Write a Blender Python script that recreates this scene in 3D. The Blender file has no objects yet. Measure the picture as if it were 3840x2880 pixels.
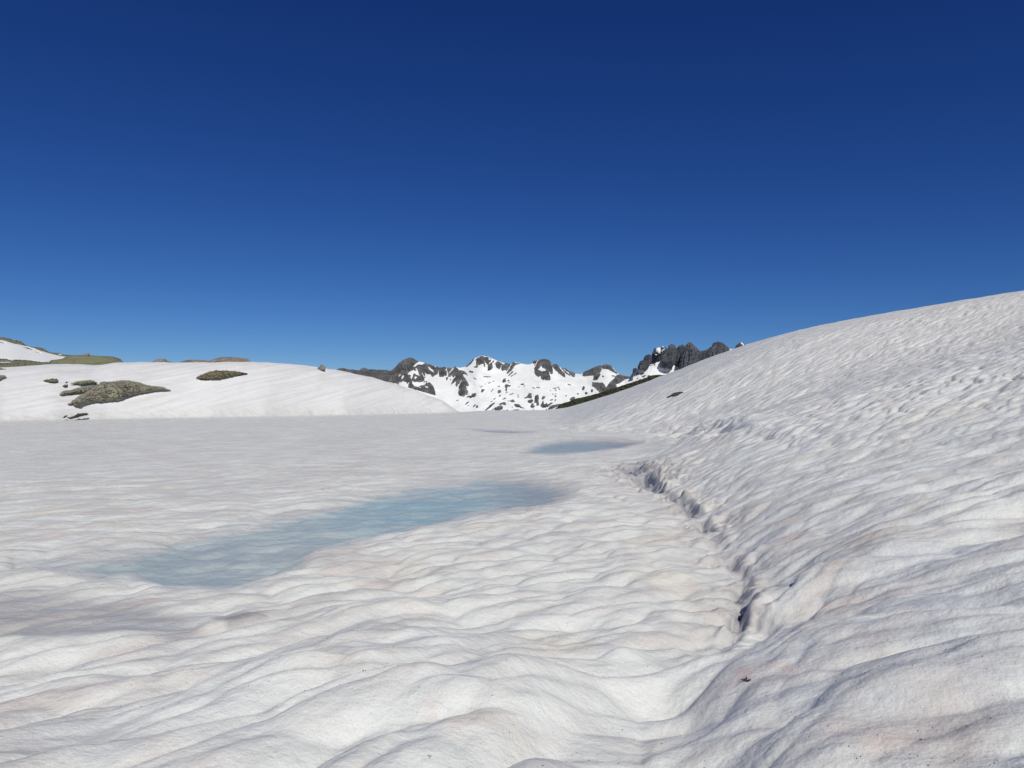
import bpy, math, random
import numpy as np
from mathutils import Vector

random.seed(7)
RNG = np.random.RandomState(11)
scene = bpy.context.scene
COL = scene.collection

# ------------------------------------------------------------------ camera
F = 2742.0                       # focal length in photograph pixels (3840 wide)
EYE = 1.9                        # eye height above the frozen lake, metres
TILT = math.atan(80.0 / F)
cam_d = bpy.data.cameras.new('camera')
cam_d.sensor_width = 36.0
cam_d.lens = 36.0 * F / 3840.0
cam_d.clip_start = 0.05
cam_d.clip_end = 20000.0
cam = bpy.data.objects.new('camera', cam_d)
cam.location = (0, 0, EYE)
cam.rotation_euler = (math.pi / 2 + TILT, 0, 0)
COL.objects.link(cam)
scene.camera = cam

# ------------------------------------------------------------------ sky, sun, exposure
SUN_EL, SUN_AZ = math.radians(44), math.radians(160)      # azimuth from +Y towards +X
world = bpy.data.worlds.new('World')
scene.world = world
world.use_nodes = True
wn = world.node_tree
for n in list(wn.nodes):
    wn.nodes.remove(n)
sky = wn.nodes.new('ShaderNodeTexSky')
sky.sky_type = 'NISHITA'
sky.sun_disc = False
sky.sun_elevation = SUN_EL
sky.sun_rotation = SUN_AZ
sky.altitude = 2600
sky.air_density = 1.0
sky.dust_density = 0.0
sky.ozone_density = 6.0
bgn = wn.nodes.new('ShaderNodeBackground')
bgn.inputs['Strength'].default_value = 0.11
outw = wn.nodes.new('ShaderNodeOutputWorld')
# the thin air of 2600 m: deeper blue overhead, the whole dome alike
sep = wn.nodes.new('ShaderNodeSeparateColor'); com = wn.nodes.new('ShaderNodeCombineColor')
wn.links.new(sky.outputs['Color'], sep.inputs[0])
for i_, (g_, k_) in enumerate([(1.616, 0.529), (1.383, 0.50), (1.079, 0.571)]):
    p_ = wn.nodes.new('ShaderNodeMath'); p_.operation = 'POWER'; p_.inputs[1].default_value = g_
    q_ = wn.nodes.new('ShaderNodeMath'); q_.operation = 'MULTIPLY'; q_.inputs[1].default_value = k_ * 0.11 ** (g_ - 1)
    wn.links.new(sep.outputs[i_], p_.inputs[0]); wn.links.new(p_.outputs[0], q_.inputs[0]); wn.links.new(q_.outputs[0], com.inputs[i_])
wn.links.new(com.outputs[0], bgn.inputs['Color'])
wn.links.new(bgn.outputs['Background'], outw.inputs['Surface'])

sl = bpy.data.lights.new('sun', 'SUN')
sl.energy = 3.5
sl.angle = math.radians(0.53)
sl.color = (1.0, 0.970, 0.885)
sun = bpy.data.objects.new('sun', sl)
sd_ = Vector((math.sin(SUN_AZ) * math.cos(SUN_EL), math.cos(SUN_AZ) * math.cos(SUN_EL), math.sin(SUN_EL)))
sun.rotation_euler = (-sd_).to_track_quat('-Z', 'Y').to_euler()
sun.location = (40, -30, 60)
COL.objects.link(sun)

scene.view_settings.view_transform = 'Standard'
scene.view_settings.look = 'None'
scene.view_settings.exposure = 0.0
scene.view_settings.gamma = 1.0
scene.view_settings.use_curve_mapping = False
scene.cycles.max_bounces = 6
scene.cycles.diffuse_bounces = 4
scene.cycles.glossy_bounces = 3

# ------------------------------------------------------------------ numpy noise
_perm = np.arange(256); np.random.RandomState(3).shuffle(_perm)
_perm = np.concatenate([_perm, _perm, _perm])
_ang = np.random.RandomState(4).rand(256) * 2 * np.pi
_gx, _gy = np.cos(_ang), np.sin(_ang)
_jit = np.random.RandomState(5).rand(256, 3)

def perlin(x, y, seed=0):
    x = np.asarray(x, float) + seed * 17.31
    y = np.asarray(y, float) + seed * 9.73
    xi = np.floor(x).astype(np.int64); yi = np.floor(y).astype(np.int64)
    xf = x - xi; yf = y - yi
    u = xf * xf * xf * (xf * (xf * 6 - 15) + 10); v = yf * yf * yf * (yf * (yf * 6 - 15) + 10)
    def g(ix, iy, dx, dy):
        h = _perm[_perm[(ix + seed * 31) & 255] + (iy & 255)]
        return _gx[h] * dx + _gy[h] * dy
    a = g(xi, yi, xf, yf); b = g(xi + 1, yi, xf - 1, yf)
    c = g(xi, yi + 1, xf, yf - 1); d = g(xi + 1, yi + 1, xf - 1, yf - 1)
    return (a * (1 - u) + b * u) * (1 - v) + (c * (1 - u) + d * u) * v * 1.0

def fbm(x, y, oct_=4, seed=0, gain=0.5):
    s = 0; a = 1.0
    for i in range(oct_):
        s = s + a * perlin(x, y, seed + i); a *= gain; x = x * 2.03; y = y * 2.03
    return s * 1.4

def bowls(x, y, seed=0, k=9.0):
    """suncups: smooth minimum of squared distances to scattered points; bowls that meet in crests"""
    xi = np.floor(x).astype(np.int64); yi = np.floor(y).astype(np.int64)
    s = np.zeros_like(x, dtype=float)
    for ox in (-1, 0, 1):
        for oy in (-1, 0, 1):
            h = _perm[_perm[(xi + ox + seed * 13) & 255] + ((yi + oy) & 255)]
            px = xi + ox + 0.1 + 0.8 * _jit[h, 0]; py = yi + oy + 0.1 + 0.8 * _jit[h, 1]
            d2 = (x - px) ** 2 + (y - py) ** 2 - 0.25 * _jit[h, 2]
            s += np.exp(-k * d2)
    return -np.log(s + 1e-12) / k

def sstep(a, b, x):
    t = np.clip((x - a) / (b - a), 0, 1)
    return t * t * (3 - 2 * t)

# ------------------------------------------------------------------ photograph directions
CT, ST = math.cos(TILT), math.sin(TILT)
def pdir(px, py):
    """azimuth (from +Y towards +X) and height per metre of ground distance of the ray through a pixel"""
    a = (np.asarray(px, float) - 1920) / F; b = (1440 - np.asarray(py, float)) / F
    y = CT - b * ST; z = ST + b * CT
    h = np.hypot(a, y)
    return np.arctan2(a, y), z / h
def dirpix(th, e):
    x = np.sin(th); y = np.cos(th)
    fwd = y * CT + e * ST; up = -y * ST + e * CT
    fwd = np.where(fwd < 0.05, 0.05, fwd)
    return 1920 + F * x / fwd, 1440 - F * up / fwd
def place(px, py, r):
    th, e = pdir(px, py)
    return np.stack([r * np.sin(th), r * np.cos(th), EYE + r * e], -1)

# ------------------------------------------------------------------ object helpers
def tag(o, label=None, cat=None, group=None, kind=None):
    if label: o['label'] = label
    if cat: o['category'] = cat
    if group: o['group'] = group
    if kind: o['kind'] = kind
    return o

def mesh_np(name, V, Q, mat, parent=None, smooth=True, tint=None, normals=None, T=None, extra=None):
    """one mesh object from numpy arrays; Q quads, T triangles"""
    me = bpy.data.meshes.new(name)
    Q = np.zeros((0, 4), int) if Q is None else np.asarray(Q)
    T = np.zeros((0, 3), int) if T is None else np.asarray(T)
    me.vertices.add(len(V)); me.vertices.foreach_set('co', np.asarray(V, np.float32).ravel())
    nl = len(Q) * 4 + len(T) * 3
    me.loops.add(nl)
    me.loops.foreach_set('vertex_index', np.concatenate([Q.ravel(), T.ravel()]).astype(np.int32))
    me.polygons.add(len(Q) + len(T))
    starts = np.concatenate([np.arange(len(Q)) * 4, len(Q) * 4 + np.arange(len(T)) * 3]).astype(np.int32)
    me.polygons.foreach_set('loop_start', starts)
    me.polygons.foreach_set('use_smooth', np.full(len(Q) + len(T), smooth))
    me.update(calc_edges=True)
    if tint is not None:
        at = me.attributes.new('tint', 'FLOAT_COLOR', 'POINT')
        at.data.foreach_set('color', np.asarray(tint, np.float32).ravel())
    if extra is not None:
        at = me.attributes.new('coarse', 'FLOAT', 'POINT'); at.data.foreach_set('value', np.asarray(extra, np.float32).ravel())
    if normals is not None:
        me.normals_split_custom_set_from_vertices(normals.astype(np.float32))
    me.materials.append(mat)
    o = bpy.data.objects.new(name, me); COL.objects.link(o)
    if parent is not None: o.parent = parent
    return o

def submesh(name, V, Q, keep, mat, tint, N, parent=None, extra=None):
    q = Q[keep]
    used = np.unique(q)
    remap = np.full(len(V), -1, np.int64); remap[used] = np.arange(len(used))
    return mesh_np(name, V[used], remap[q], mat, parent, True, None if tint is None else tint[used], N[used], None, None if extra is None else extra[used])

def grid_quads(nr, nc, wrap=False):
    i = np.arange(nr - 1)[:, None]; j = np.arange(nc if wrap else nc - 1)[None, :]
    a = i * nc + j; b = i * nc + (j + 1) % nc
    return np.stack([a, b, b + nc, a + nc], -1).reshape(-1, 4)

def grid_normals(P):
    du = np.gradient(P, axis=1); dv = np.gradient(P, axis=0)
    n = np.cross(du, dv)
    n /= np.linalg.norm(n, axis=-1, keepdims=True) + 1e-12
    return n

def empty(name, loc=(0, 0, 0)):
    o = bpy.data.objects.new(name, None); o.location = loc; COL.objects.link(o); return o

# ------------------------------------------------------------------ materials
def nodes_of(name):
    m = bpy.data.materials.new(name); m.use_nodes = True
    nt = m.node_tree; b = nt.nodes['Principled BSDF']
    return m, nt, b
def N_(nt, t, **kw):
    n = nt.nodes.new(t)
    for k, v in kw.items():
        if k in n.inputs: n.inputs[k].default_value = v
        else: setattr(n, k, v)
    return n
def noise_node(nt, vec, scale, detail=4, rough=0.55):
    n = N_(nt, 'ShaderNodeTexNoise', Scale=scale, Detail=detail, Roughness=rough)
    nt.links.new(vec, n.inputs['Vector']); return n
def ramp(nt, fac, stops):
    r = nt.nodes.new('ShaderNodeValToRGB')
    el = r.color_ramp.elements
    while len(el) < len(stops): el.new(0.5)
    for e, (p, c) in zip(el, stops):
        e.position = p; e.color = (*c, 1) if len(c) == 3 else c
    nt.links.new(fac, r.inputs['Fac']); return r
def mixc(nt, fac, a, b, mode='MIX'):
    m = nt.nodes.new('ShaderNodeMix'); m.data_type = 'RGBA'; m.blend_type = mode
    for s, v in ((m.inputs[0], fac), (m.inputs[6], a), (m.inputs[7], b)):
        if isinstance(v, (int, float)): s.default_value = v
        elif isinstance(v, tuple): s.default_value = (*v, 1)
        else: nt.links.new(v, s)
    return m.outputs[2]

def snow_material():
    m, nt, b = nodes_of('old_summer_snow')
    L = nt.links
    at = N_(nt, 'ShaderNodeAttribute', attribute_name='tint')
    geo = N_(nt, 'ShaderNodeNewGeometry')
    pos = geo.outputs['Position']
    # coarse grain of melting firn crystals
    n1 = noise_node(nt, pos, 95, 3, 0.7)
    g1 = ramp(nt, n1.outputs['Fac'], [(0.3, (0.87, 0.87, 0.87)), (0.7, (1.0, 1.0, 1.0))])
    n2 = noise_node(nt, pos, 7.0, 5, 0.6)
    g2 = ramp(nt, n2.outputs['Fac'], [(0.25, (0.95, 0.945, 0.94)), (0.65, (1.0, 1.0, 1.0))])
    c = mixc(nt, 1.0, at.outputs['Color'], g1.outputs['Color'], 'MULTIPLY')
    c = mixc(nt, 1.0, c, g2.outputs['Color'], 'MULTIPLY')
    # scattered dirt specks
    v = N_(nt, 'ShaderNodeTexVoronoi', Scale=38.0, Randomness=1.0); L.new(pos, v.inputs['Vector'])
    sp = ramp(nt, v.outputs['Distance'], [(0.06, (1, 1, 1)), (0.12, (0, 0, 0))])
    n3 = noise_node(nt, pos, 1.7, 3, 0.6)
    s3 = ramp(nt, n3.outputs['Fac'], [(0.52, (0, 0, 0)), (0.72, (1, 1, 1))])
    spm = mixc(nt, 1.0, sp.outputs['Color'], s3.outputs['Color'], 'MULTIPLY')
    c = mixc(nt, spm, c, (0.30, 0.26, 0.23))
    L.new(c, b.inputs['Base Color'])
    # wetness lives in the alpha of the tint attribute: wet ice is glossier
    rr = N_(nt, 'ShaderNodeMapRange'); rr.inputs['To Min'].default_value = 0.62; rr.inputs['To Max'].default_value = 0.28
    L.new(at.outputs['Alpha'], rr.inputs['Value'])
    L.new(rr.outputs['Result'], b.inputs['Roughness'])
    b.inputs['Specular IOR Level'].default_value = 0.3
    b.inputs['Subsurface Weight'].default_value = 0.35
    b.inputs['Subsurface Radius'].default_value = (0.9, 1.0, 1.1)
    b.inputs['Subsurface Scale'].default_value = 0.035
    h1 = noise_node(nt, pos, 42, 4, 0.65); h2 = noise_node(nt, pos, 6.5, 4, 0.6); h3 = noise_node(nt, pos, 170, 2, 0.6)
    a1 = N_(nt, 'ShaderNodeMath', operation='MULTIPLY_ADD'); a1.inputs[1].default_value = 6.0
    L.new(h2.outputs['Fac'], a1.inputs[0]); L.new(h1.outputs['Fac'], a1.inputs[2])
    a2 = N_(nt, 'ShaderNodeMath', operation='MULTIPLY_ADD'); a2.inputs[1].default_value = 0.35
    L.new(h3.outputs['Fac'], a2.inputs[0]); L.new(a1.outputs[0], a2.inputs[2])
    bp = N_(nt, 'ShaderNodeBump', Strength=0.8, Distance=0.006)
    L.new(a2.outputs[0], bp.inputs['Height'])
    mp = N_(nt, 'ShaderNodeMapping'); mp.vector_type = 'TEXTURE'
    mp.inputs['Rotation'].default_value = (0, 0, math.radians(30)); mp.inputs['Scale'].default_value = (1.7, 0.42, 1.0)
    L.new(pos, mp.inputs['Vector'])
    nb = noise_node(nt, mp.outputs['Vector'], 1.3, 3, 0.6)
    b2_ = N_(nt, 'ShaderNodeBump', Strength=0.3, Distance=0.16)
    atc = N_(nt, 'ShaderNodeAttribute', attribute_name='coarse')
    st = N_(nt, 'ShaderNodeMath', operation='MULTIPLY_ADD'); st.inputs[1].default_value = 0.75; st.inputs[2].default_value = 0.06
    L.new(atc.outputs['Fac'], st.inputs[0]); L.new(st.outputs[0], b2_.inputs['Strength'])
    L.new(nb.outputs['Fac'], b2_.inputs['Height']); L.new(bp.outputs['Normal'], b2_.inputs['Normal'])
    L.new(b2_.outputs['Normal'], b.inputs['Normal'])
    return m

def far_snow_material():
    m, nt, b = nodes_of('mountain_snow')
    geo = N_(nt, 'ShaderNodeNewGeometry')
    mp = N_(nt, 'ShaderNodeMapping'); mp.inputs['Scale'].default_value = (1, 0.6, 2.5)
    nt.links.new(geo.outputs['Position'], mp.inputs['Vector'])
    n = noise_node(nt, mp.outputs['Vector'], 0.012, 6, 0.6)
    r = ramp(nt, n.outputs['Fac'], [(0.35, (0.78, 0.78, 0.755)), (0.6, (0.86, 0.865, 0.84))])
    nt.links.new(r.outputs['Color'], b.inputs['Base Color'])
    b.inputs['Roughness'].default_value = 0.7
    b.inputs['Specular IOR Level'].default_value = 0.15
    return m

def rock_material(name, dark, mid, light, moss=None, scale=1.0, rust=None, rt=0.58, bump=0.15, stretch=(1, 1, 1), flecks=None):
    m, nt, b = nodes_of(name); L = nt.links
    geo = N_(nt, 'ShaderNodeNewGeometry')
    mp = N_(nt, 'ShaderNodeMapping'); mp.inputs['Scale'].default_value = stretch
    L.new(geo.outputs['Position'], mp.inputs['Vector']); pos = mp.outputs['Vector']
    n1 = noise_node(nt, pos, 0.35 * scale, 6, 0.65)
    c = ramp(nt, n1.outputs['Fac'], [(0.3, dark), (0.5, mid), (0.7, light)]).outputs['Color']
    n2 = noise_node(nt, pos, 2.4 * scale, 5, 0.7)
    c = mixc(nt, 0.8, c, ramp(nt, n2.outputs['Fac'], [(0.35, (0.62, 0.6, 0.58)), (0.6, (1, 1, 1))]).outputs['Color'], 'MULTIPLY')
    if moss:
        n4 = noise_node(nt, pos, 0.22 * scale, 5, 0.6)
        c = mixc(nt, ramp(nt, n4.outputs['Fac'], [(0.38, (0, 0, 0)), (0.55, (0.9, 0.9, 0.9))]).outputs['Color'], c, moss)
    if rust:
        n5 = noise_node(nt, pos, 0.16 * scale, 5, 0.65)
        c = mixc(nt, ramp(nt, n5.outputs['Fac'], [(rt, (0, 0, 0)), (rt + 0.06, (0.85, 0.85, 0.85))]).outputs['Color'], c, rust)
    if flecks:
        n6 = noise_node(nt, pos, 5.5 * scale, 3, 0.7)
        c = mixc(nt, ramp(nt, n6.outputs['Fac'], [(0.62, (0, 0, 0)), (0.7, (0.7, 0.7, 0.7))]).outputs['Color'], c, flecks)
    L.new(c, b.inputs['Base Color'])
    b.inputs['Roughness'].default_value = 0.88
    b.inputs['Specular IOR Level'].default_value = 0.2
    hb = noise_node(nt, pos, 3.0 * scale, 8, 0.7)
    bp = N_(nt, 'ShaderNodeBump', Strength=0.8, Distance=bump)
    L.new(hb.outputs['Fac'], bp.inputs['Height']); L.new(bp.outputs['Normal'], b.inputs['Normal'])
    return m

def water_material():
    m, nt, b = nodes_of('melt_water'); L = nt.links
    nt.nodes.remove(b)
    out = nt.nodes['Material Output']
    tr = N_(nt, 'ShaderNodeBsdfTransparent'); tr.inputs['Color'].default_value = (0.92, 0.965, 0.98, 1)
    gl = N_(nt, 'ShaderNodeBsdfGlossy', Roughness=0.16); gl.inputs['Color'].default_value = (1, 1, 1, 1)
    geo = N_(nt, 'ShaderNodeNewGeometry')
    mp = N_(nt, 'ShaderNodeMapping'); mp.inputs['Scale'].default_value = (1.0, 1.8, 1)
    L.new(geo.outputs['Position'], mp.inputs['Vector'])
    n = noise_node(nt, mp.outputs['Vector'], 3.0, 3, 0.6)
    bp = N_(nt, 'ShaderNodeBump', Strength=0.5, Distance=0.012)
    L.new(n.outputs['Fac'], bp.inputs['Height']); L.new(bp.outputs['Normal'], gl.inputs['Normal'])
    fr = N_(nt, 'ShaderNodeFresnel', IOR=1.2)
    L.new(bp.outputs['Normal'], fr.inputs['Normal'])
    mu = N_(nt, 'ShaderNodeMath', operation='MULTIPLY'); mu.inputs[1].default_value = 0.10
    L.new(fr.outputs['Fac'], mu.inputs[0])
    mx = N_(nt, 'ShaderNodeMixShader')
    L.new(mu.outputs[0], mx.inputs['Fac']); L.new(tr.outputs[0], mx.inputs[1]); L.new(gl.outputs[0], mx.inputs[2])
    L.new(mx.outputs[0], out.inputs['Surface'])
    return m

SNOW = snow_material()
FSNOW = far_snow_material()
ROCK_FAR = rock_material('grey_mountain_rock', (0.07, 0.07, 0.076), (0.155, 0.153, 0.158), (0.29, 0.28, 0.275), scale=0.10, bump=7.0, stretch=(1, 1, 0.28))
ROCK_SPIRE = rock_material('dark_needle_rock', (0.055, 0.062, 0.080), (0.11, 0.118, 0.138), (0.19, 0.195, 0.205), scale=0.14, bump=5.0, stretch=(1, 1, 0.22))
ROCK_NEAR = rock_material('lichen_granite', (0.14, 0.125, 0.10), (0.25, 0.225, 0.18), (0.38, 0.34, 0.29), moss=(0.27, 0.262, 0.185), rust=(0.16, 0.085, 0.045), scale=1.6, bump=0.12)
ROCK_RED = rock_material('red_stained_granite', (0.12, 0.09, 0.075), (0.21, 0.17, 0.13), (0.32, 0.28, 0.23), moss=(0.16, 0.16, 0.09), rust=(0.11, 0.035, 0.035), rt=0.49, scale=2.2, bump=0.12)
ROCK_TOP = rock_material('green_lichen_slab', (0.14, 0.13, 0.10), (0.21, 0.20, 0.14), (0.30, 0.27, 0.22), moss=(0.185, 0.19, 0.105), scale=1.0, bump=0.12)
ROCK_SPECK = rock_material('speckled_scree_rock', (0.12, 0.11, 0.09), (0.25, 0.22, 0.18), (0.36, 0.33, 0.28), scale=2.0, bump=0.15, flecks=(0.45, 0.43, 0.40))
ROCK_DARK = rock_material('wet_dark_rock', (0.05, 0.047, 0.04), (0.09, 0.085, 0.075), (0.14, 0.13, 0.115), scale=3.0, bump=0.1)
BOULDER = rock_material('pinkish_boulder_granite', (0.16, 0.12, 0.105), (0.28, 0.22, 0.19), (0.38, 0.31, 0.27), scale=3.0, bump=0.06)
HEATH = rock_material('brown_green_heath', (0.035, 0.028, 0.018), (0.065, 0.055, 0.028), (0.10, 0.085, 0.05), moss=(0.062, 0.070, 0.026), scale=1.5, bump=0.2)
TWIG = rock_material('dark_lichen_twig', (0.012, 0.008, 0.008), (0.02, 0.012, 0.012), (0.035, 0.02, 0.02), scale=60, bump=0.001)
WATER = water_material()

# ------------------------------------------------------------------ macro terrain of the snow (profile per azimuth)
def table(pts):   # (px, py) -> azimuth, elevation
    p = np.array(pts, float); th, e = pdir(p[:, 0], p[:, 1]); return th, e
left_base = [(-60, 1582), (0, 1580), (200, 1577), (400, 1572), (800, 1566), (1000, 1562), (1300, 1556), (1600, 1549), (1740, 1547)]
lt, le = table(left_base); ldh = EYE / (-le)
left_sky = [(-60, 1384), (0, 1378), (110, 1371), (200, 1366), (320, 1367), (350, 1370), (380, 1368), (430, 1360), (520, 1358), (600, 1359), (760, 1359), (900, 1357), (1000, 1359),
            (1100, 1366), (1200, 1377), (1300, 1394), (1400, 1416), (1500, 1446), (1600, 1480), (1660, 1502), (1690, 1523), (1712, 1538), (1730, 1547.3)]
mid_sky = [(1790, 1546), (1900, 1546), (2000, 1543)]
right_sky = [(2060, 1541), (2100, 1533), (2130, 1527), (2200, 1507), (2300, 1475), (2400, 1440), (2480, 1409), (2560, 1379), (2640, 1347), (2720, 1318), (2800, 1290),
             (2900, 1261), (3000, 1235), (3150, 1203), (3300, 1175), (3450, 1150), (3600, 1125), (3720, 1106), (3840, 1088), (3900, 1079)]
st, se = table(left_sky + mid_sky + right_sky)
D = math.radians
th_sky = np.concatenate([[D(-180), D(-135), D(-90), D(-50)], st, [D(50), D(90), D(135), D(180)]])
e_sky = np.concatenate([[0.10, 0.09, 0.08, 0.06], se, [0.20, 0.24, 0.17, 0.10]])
dh_th = np.concatenate([[D(-180), D(-135), D(-90), D(-50)], lt, np.arctan([-0.035, 0.0, 0.03, 0.065, 0.10, 0.14, 0.165, 0.19, 0.25, 0.285, 0.32, 0.4, 0.5, 0.7]), [D(50), D(90), D(135), D(180)]])
dh_v = np.concatenate([[15, 30, 60, 80], ldh, [125, 92, 74, 60, 44, 31, 23.5, 17.6, 12.5, 9.3, 6.6, 4.2, 2.8, 1.2], [0.9, 1.5, 4, 15]])
ds_th = np.concatenate([[D(-180), D(-90)], lt[[0, 3, 5, 7, 8]], np.arctan([0.0, 0.065, 0.10, 0.165, 0.25, 0.4, 0.7]), [D(90), D(180)]])
ds_v = np.concatenate([[70, 110], [128, 138, 150, 190, 205], [205, 185, 165, 140, 118, 105, 95], [80, 70]])
tf = np.linspace(-math.pi, math.pi, 14401)
def smooth(v, n=9):
    k = np.hanning(n + 2)[1:-1]; k /= k.sum()
    return np.convolve(np.concatenate([v[-n:], v, v[:n]]), k, 'same')[n:-n]
ES = smooth(np.interp(tf, th_sky, e_sky), 13)
DH = smooth(np.interp(tf, dh_th, dh_v), 61)
DH = DH * (1 + 0.012 * perlin(tf * 7, tf * 0 + 0.3, 181))
DS = smooth(np.interp(tf, ds_th, ds_v), 201)
# foot of the right-hand bank as a line x(y)
HY = np.linspace(-260, 330, 5901)
HX = np.interp(HY, [-260, -40, -10, -3, 0, 2.2, 3.4, 4.6, 6.3, 6.8, 10.3, 13.7, 17.6, 23.5, 30, 40, 47, 54, 61, 65, 74, 95, 170, 220, 330],
               [-60, -12, -3.5, -1.5, -0.6, 0.25, 0.55, 0.97, 1.98, 2.2, 2.9, 3.4, 3.5, 3.9, 5.5, 9, 11, 9.5, 4.8, 2.2, -0.5, -4, -11, -14, -20])
_k = np.hanning(13); _k /= _k.sum(); HX = np.convolve(np.pad(HX, 6, 'edge'), _k, 'valid')
def hingex(y): return np.interp(y, HY, HX)
def prof(th):
    es = np.interp(th, tf, ES); dh = np.interp(th, tf, DH); ds = np.interp(th, tf, DS)
    k = np.maximum(EYE + es * dh, 0.02) / (dh - ds) ** 2
    return es, dh, ds, k
TSPLIT = -0.066
def hinge_dist(th, r):
    """how far inside the bank (right) or the mound (left) a point lies; negative on the lake"""
    es, dh, ds, k = prof(th)
    x = r * np.sin(th); y = r * np.cos(th)
    return np.where(th > TSPLIT, x - hingex(y), r - dh)
SG = []
for t_ in tf:
    sn, cs_ = math.sin(t_), math.cos(t_)
    es_t = np.interp(t_, tf, ES); ds_t = np.interp(t_, tf, DS)
    g_ = ds_t * sn - hingex(ds_t * cs_)
    SG.append(max(0.255, (es_t * ds_t + EYE + 0.02 * ds_t) / max(g_, 3.0)) if t_ > TSPLIT else 0.26)
SG = smooth(np.minimum(np.array(SG), 0.6), 61)
def macro(th, r):
    th, r = np.broadcast_arrays(th, r)
    es, dh, ds, k = prof(th)
    zl = EYE + es * r - k * (r - ds) ** 2
    x = r * np.sin(th); y = r * np.cos(th)
    pl = np.interp(th, tf, SG) * (x - hingex(y))
    kc = 0.00012
    cap = EYE + es * r - kc * (r - ds) ** 2
    sw = 0.008 * r + 0.02
    dd = (cap - pl) / sw
    zr = cap - sw * np.logaddexp(0, np.clip(dd, -60, 60)) + sw * 0.0
    zr = np.where(dd > 60, pl, zr)
    z = np.where(th > TSPLIT, zr, zl)
    near_gap = (1 - sstep(TSPLIT, TSPLIT + 0.09, th)) * (1 - sstep(90, 150, r)) * (th > TSPLIT)
    z = z - near_gap * (0.3 + 0.03 * r)
    w = np.where(th > TSPLIT, 0.10 + 0.01 * r, np.minimum(0.02 * dh + 0.03, 0.35))
    z = np.where(z > w, z, np.where(z < -w, 0.0, (z + w) ** 2 / (4 * w)))
    kb = np.where(th > TSPLIT, 0.006, np.maximum(k, 0.004))
    zb = np.where(r > ds, kb * (r - ds) ** 2, 0)
    z = z - zb
    a = 0.26 * (1 - sstep(4.3, 5.9, r * (1 + 0.12 * np.sin(th * 9)))) * (1 - sstep(0.0, 0.25, th))
    return z + a
def ground_r(px, py):
    """distance at which the ray through a pixel meets the snow"""
    px = np.asarray(px, float); py = np.asarray(py, float)
    th, e = pdir(px, py)
    es, dh, ds, k = prof(th)
    a = np.maximum(es - e, 1e-6)
    q = (-a + np.sqrt(a * a + 4 * k * a * ds)) / (2 * k)
    rf = np.where(e < -1e-4, EYE / np.maximum(-e, 1e-4), 1e6)
    out = np.where(rf < dh, rf, np.minimum(np.maximum(ds - q, 0.5), ds))
    m = th > TSPLIT
    if m.any():
        tm, em = th[m], e[m]
        rs = np.exp(np.linspace(math.log(1.2), math.log(230), 700))
        res = ds[m].copy()
        for i0 in range(0, len(tm), 20000):
            t_, e_ = tm[i0:i0 + 20000, None], em[i0:i0 + 20000, None]
            g_ = macro(t_, rs[None, :]) - EYE - e_ * rs[None, :]
            hit = (g_ > 0)
            ix = np.where(hit.any(1), hit.argmax(1), -1)
            ok = ix > 0
            j_ = np.clip(ix, 1, None); rr_ = np.arange(len(ix))
            g0, g1 = g_[rr_, j_ - 1], g_[rr_, j_]
            v = rs[j_ - 1] + (rs[j_] - rs[j_ - 1]) * (-g0) / (g1 - g0 + 1e-9)
            res[i0:i0 + 20000] = np.where(ok, v, np.minimum(res[i0:i0 + 20000], 200))
        out = out.copy(); out[m] = res
    return out
def ground_xy(px, py):
    r = ground_r(px, py); th, _ = pdir(px, py)
    return np.stack([r * np.sin(th), r * np.cos(th)], -1)

# ------------------------------------------------------------------ polygons in photograph pixels
def zoom(x0, y0, s, pts): return [(x0 + x / s, y0 + y / s) for x, y in pts]
def signed_dist(px, py, poly):
    """distance in pixels to the outline, positive inside"""
    P = np.array(poly, float); n = len(P)
    d = np.full(px.shape, 1e9); inside = np.zeros(px.shape, bool)
    for i in range(n):
        x1, y1 = P[i]; x2, y2 = P[(i + 1) % n]
        dx, dy = x2 - x1, y2 - y1; L2 = dx * dx + dy * dy + 1e-9
        t = np.clip(((px - x1) * dx + (py - y1) * dy) / L2, 0, 1)
        d = np.minimum(d, (px - x1 - t * dx) ** 2 + (py - y1 - t * dy) ** 2)
        if y1 != y2:
            c = ((y1 > py) != (y2 > py)) & (px < (x2 - x1) * (py - y1) / (y2 - y1) + x1)
            inside ^= c
    d = np.sqrt(d)
    return np.where(inside, d, -d)

# ------------------------------------------------------------------ snow ground: polar grid round the camera
NCD = 860
xs = np.linspace(-0.735, 0.735, NCD)
th_d = np.arctan(xs)
o1 = np.linspace(0, 1, 91)[1:] ** 1.6
th_r = th_d[-1] + (math.pi - th_d[-1]) * o1
TH = np.concatenate([-th_r[::-1][1:], th_d, th_r])
TH[0] = -math.pi + 1e-3
NR = 920
es_, dh_, ds_, k_ = prof(TH)
R = np.zeros((NR + 22, len(TH)))
s = np.linspace(0, 1, 1500)
near = np.linspace(0.15, 2.3, 26)[:-1]
for j in range(len(TH)):
    r1 = ds_[j] * 1.03
    rr = 2.3 * (r1 / 2.3) ** s
    z = macro(np.full(rr.shape, TH[j]), rr)
    ang = (z - EYE) / rr
    w = 0.42 * np.diff(np.log(rr)) / math.log(r1 / 2.3) + 0.58 * (np.abs(np.diff(ang)) + 1e-6) / (np.abs(np.diff(ang)).sum() + 1e-5)
    cw = np.concatenate([[0], np.cumsum(w)]); cw /= cw[-1]
    main = np.interp(np.linspace(0, 1, NR - 25), cw, rr)
    far = r1 + (r1 * 0.45) * np.linspace(0, 1, 23)[1:] ** 1.5
    R[:, j] = np.concatenate([near, main, far])
kr = np.hanning(33); kr /= kr.sum()            # neighbouring columns share their spacing
R[:, 90:-90] = np.apply_along_axis(lambda v: np.convolve(np.pad(v, 16, 'edge'), kr, 'valid'), 1, R)[:, 90:-90]
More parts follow.
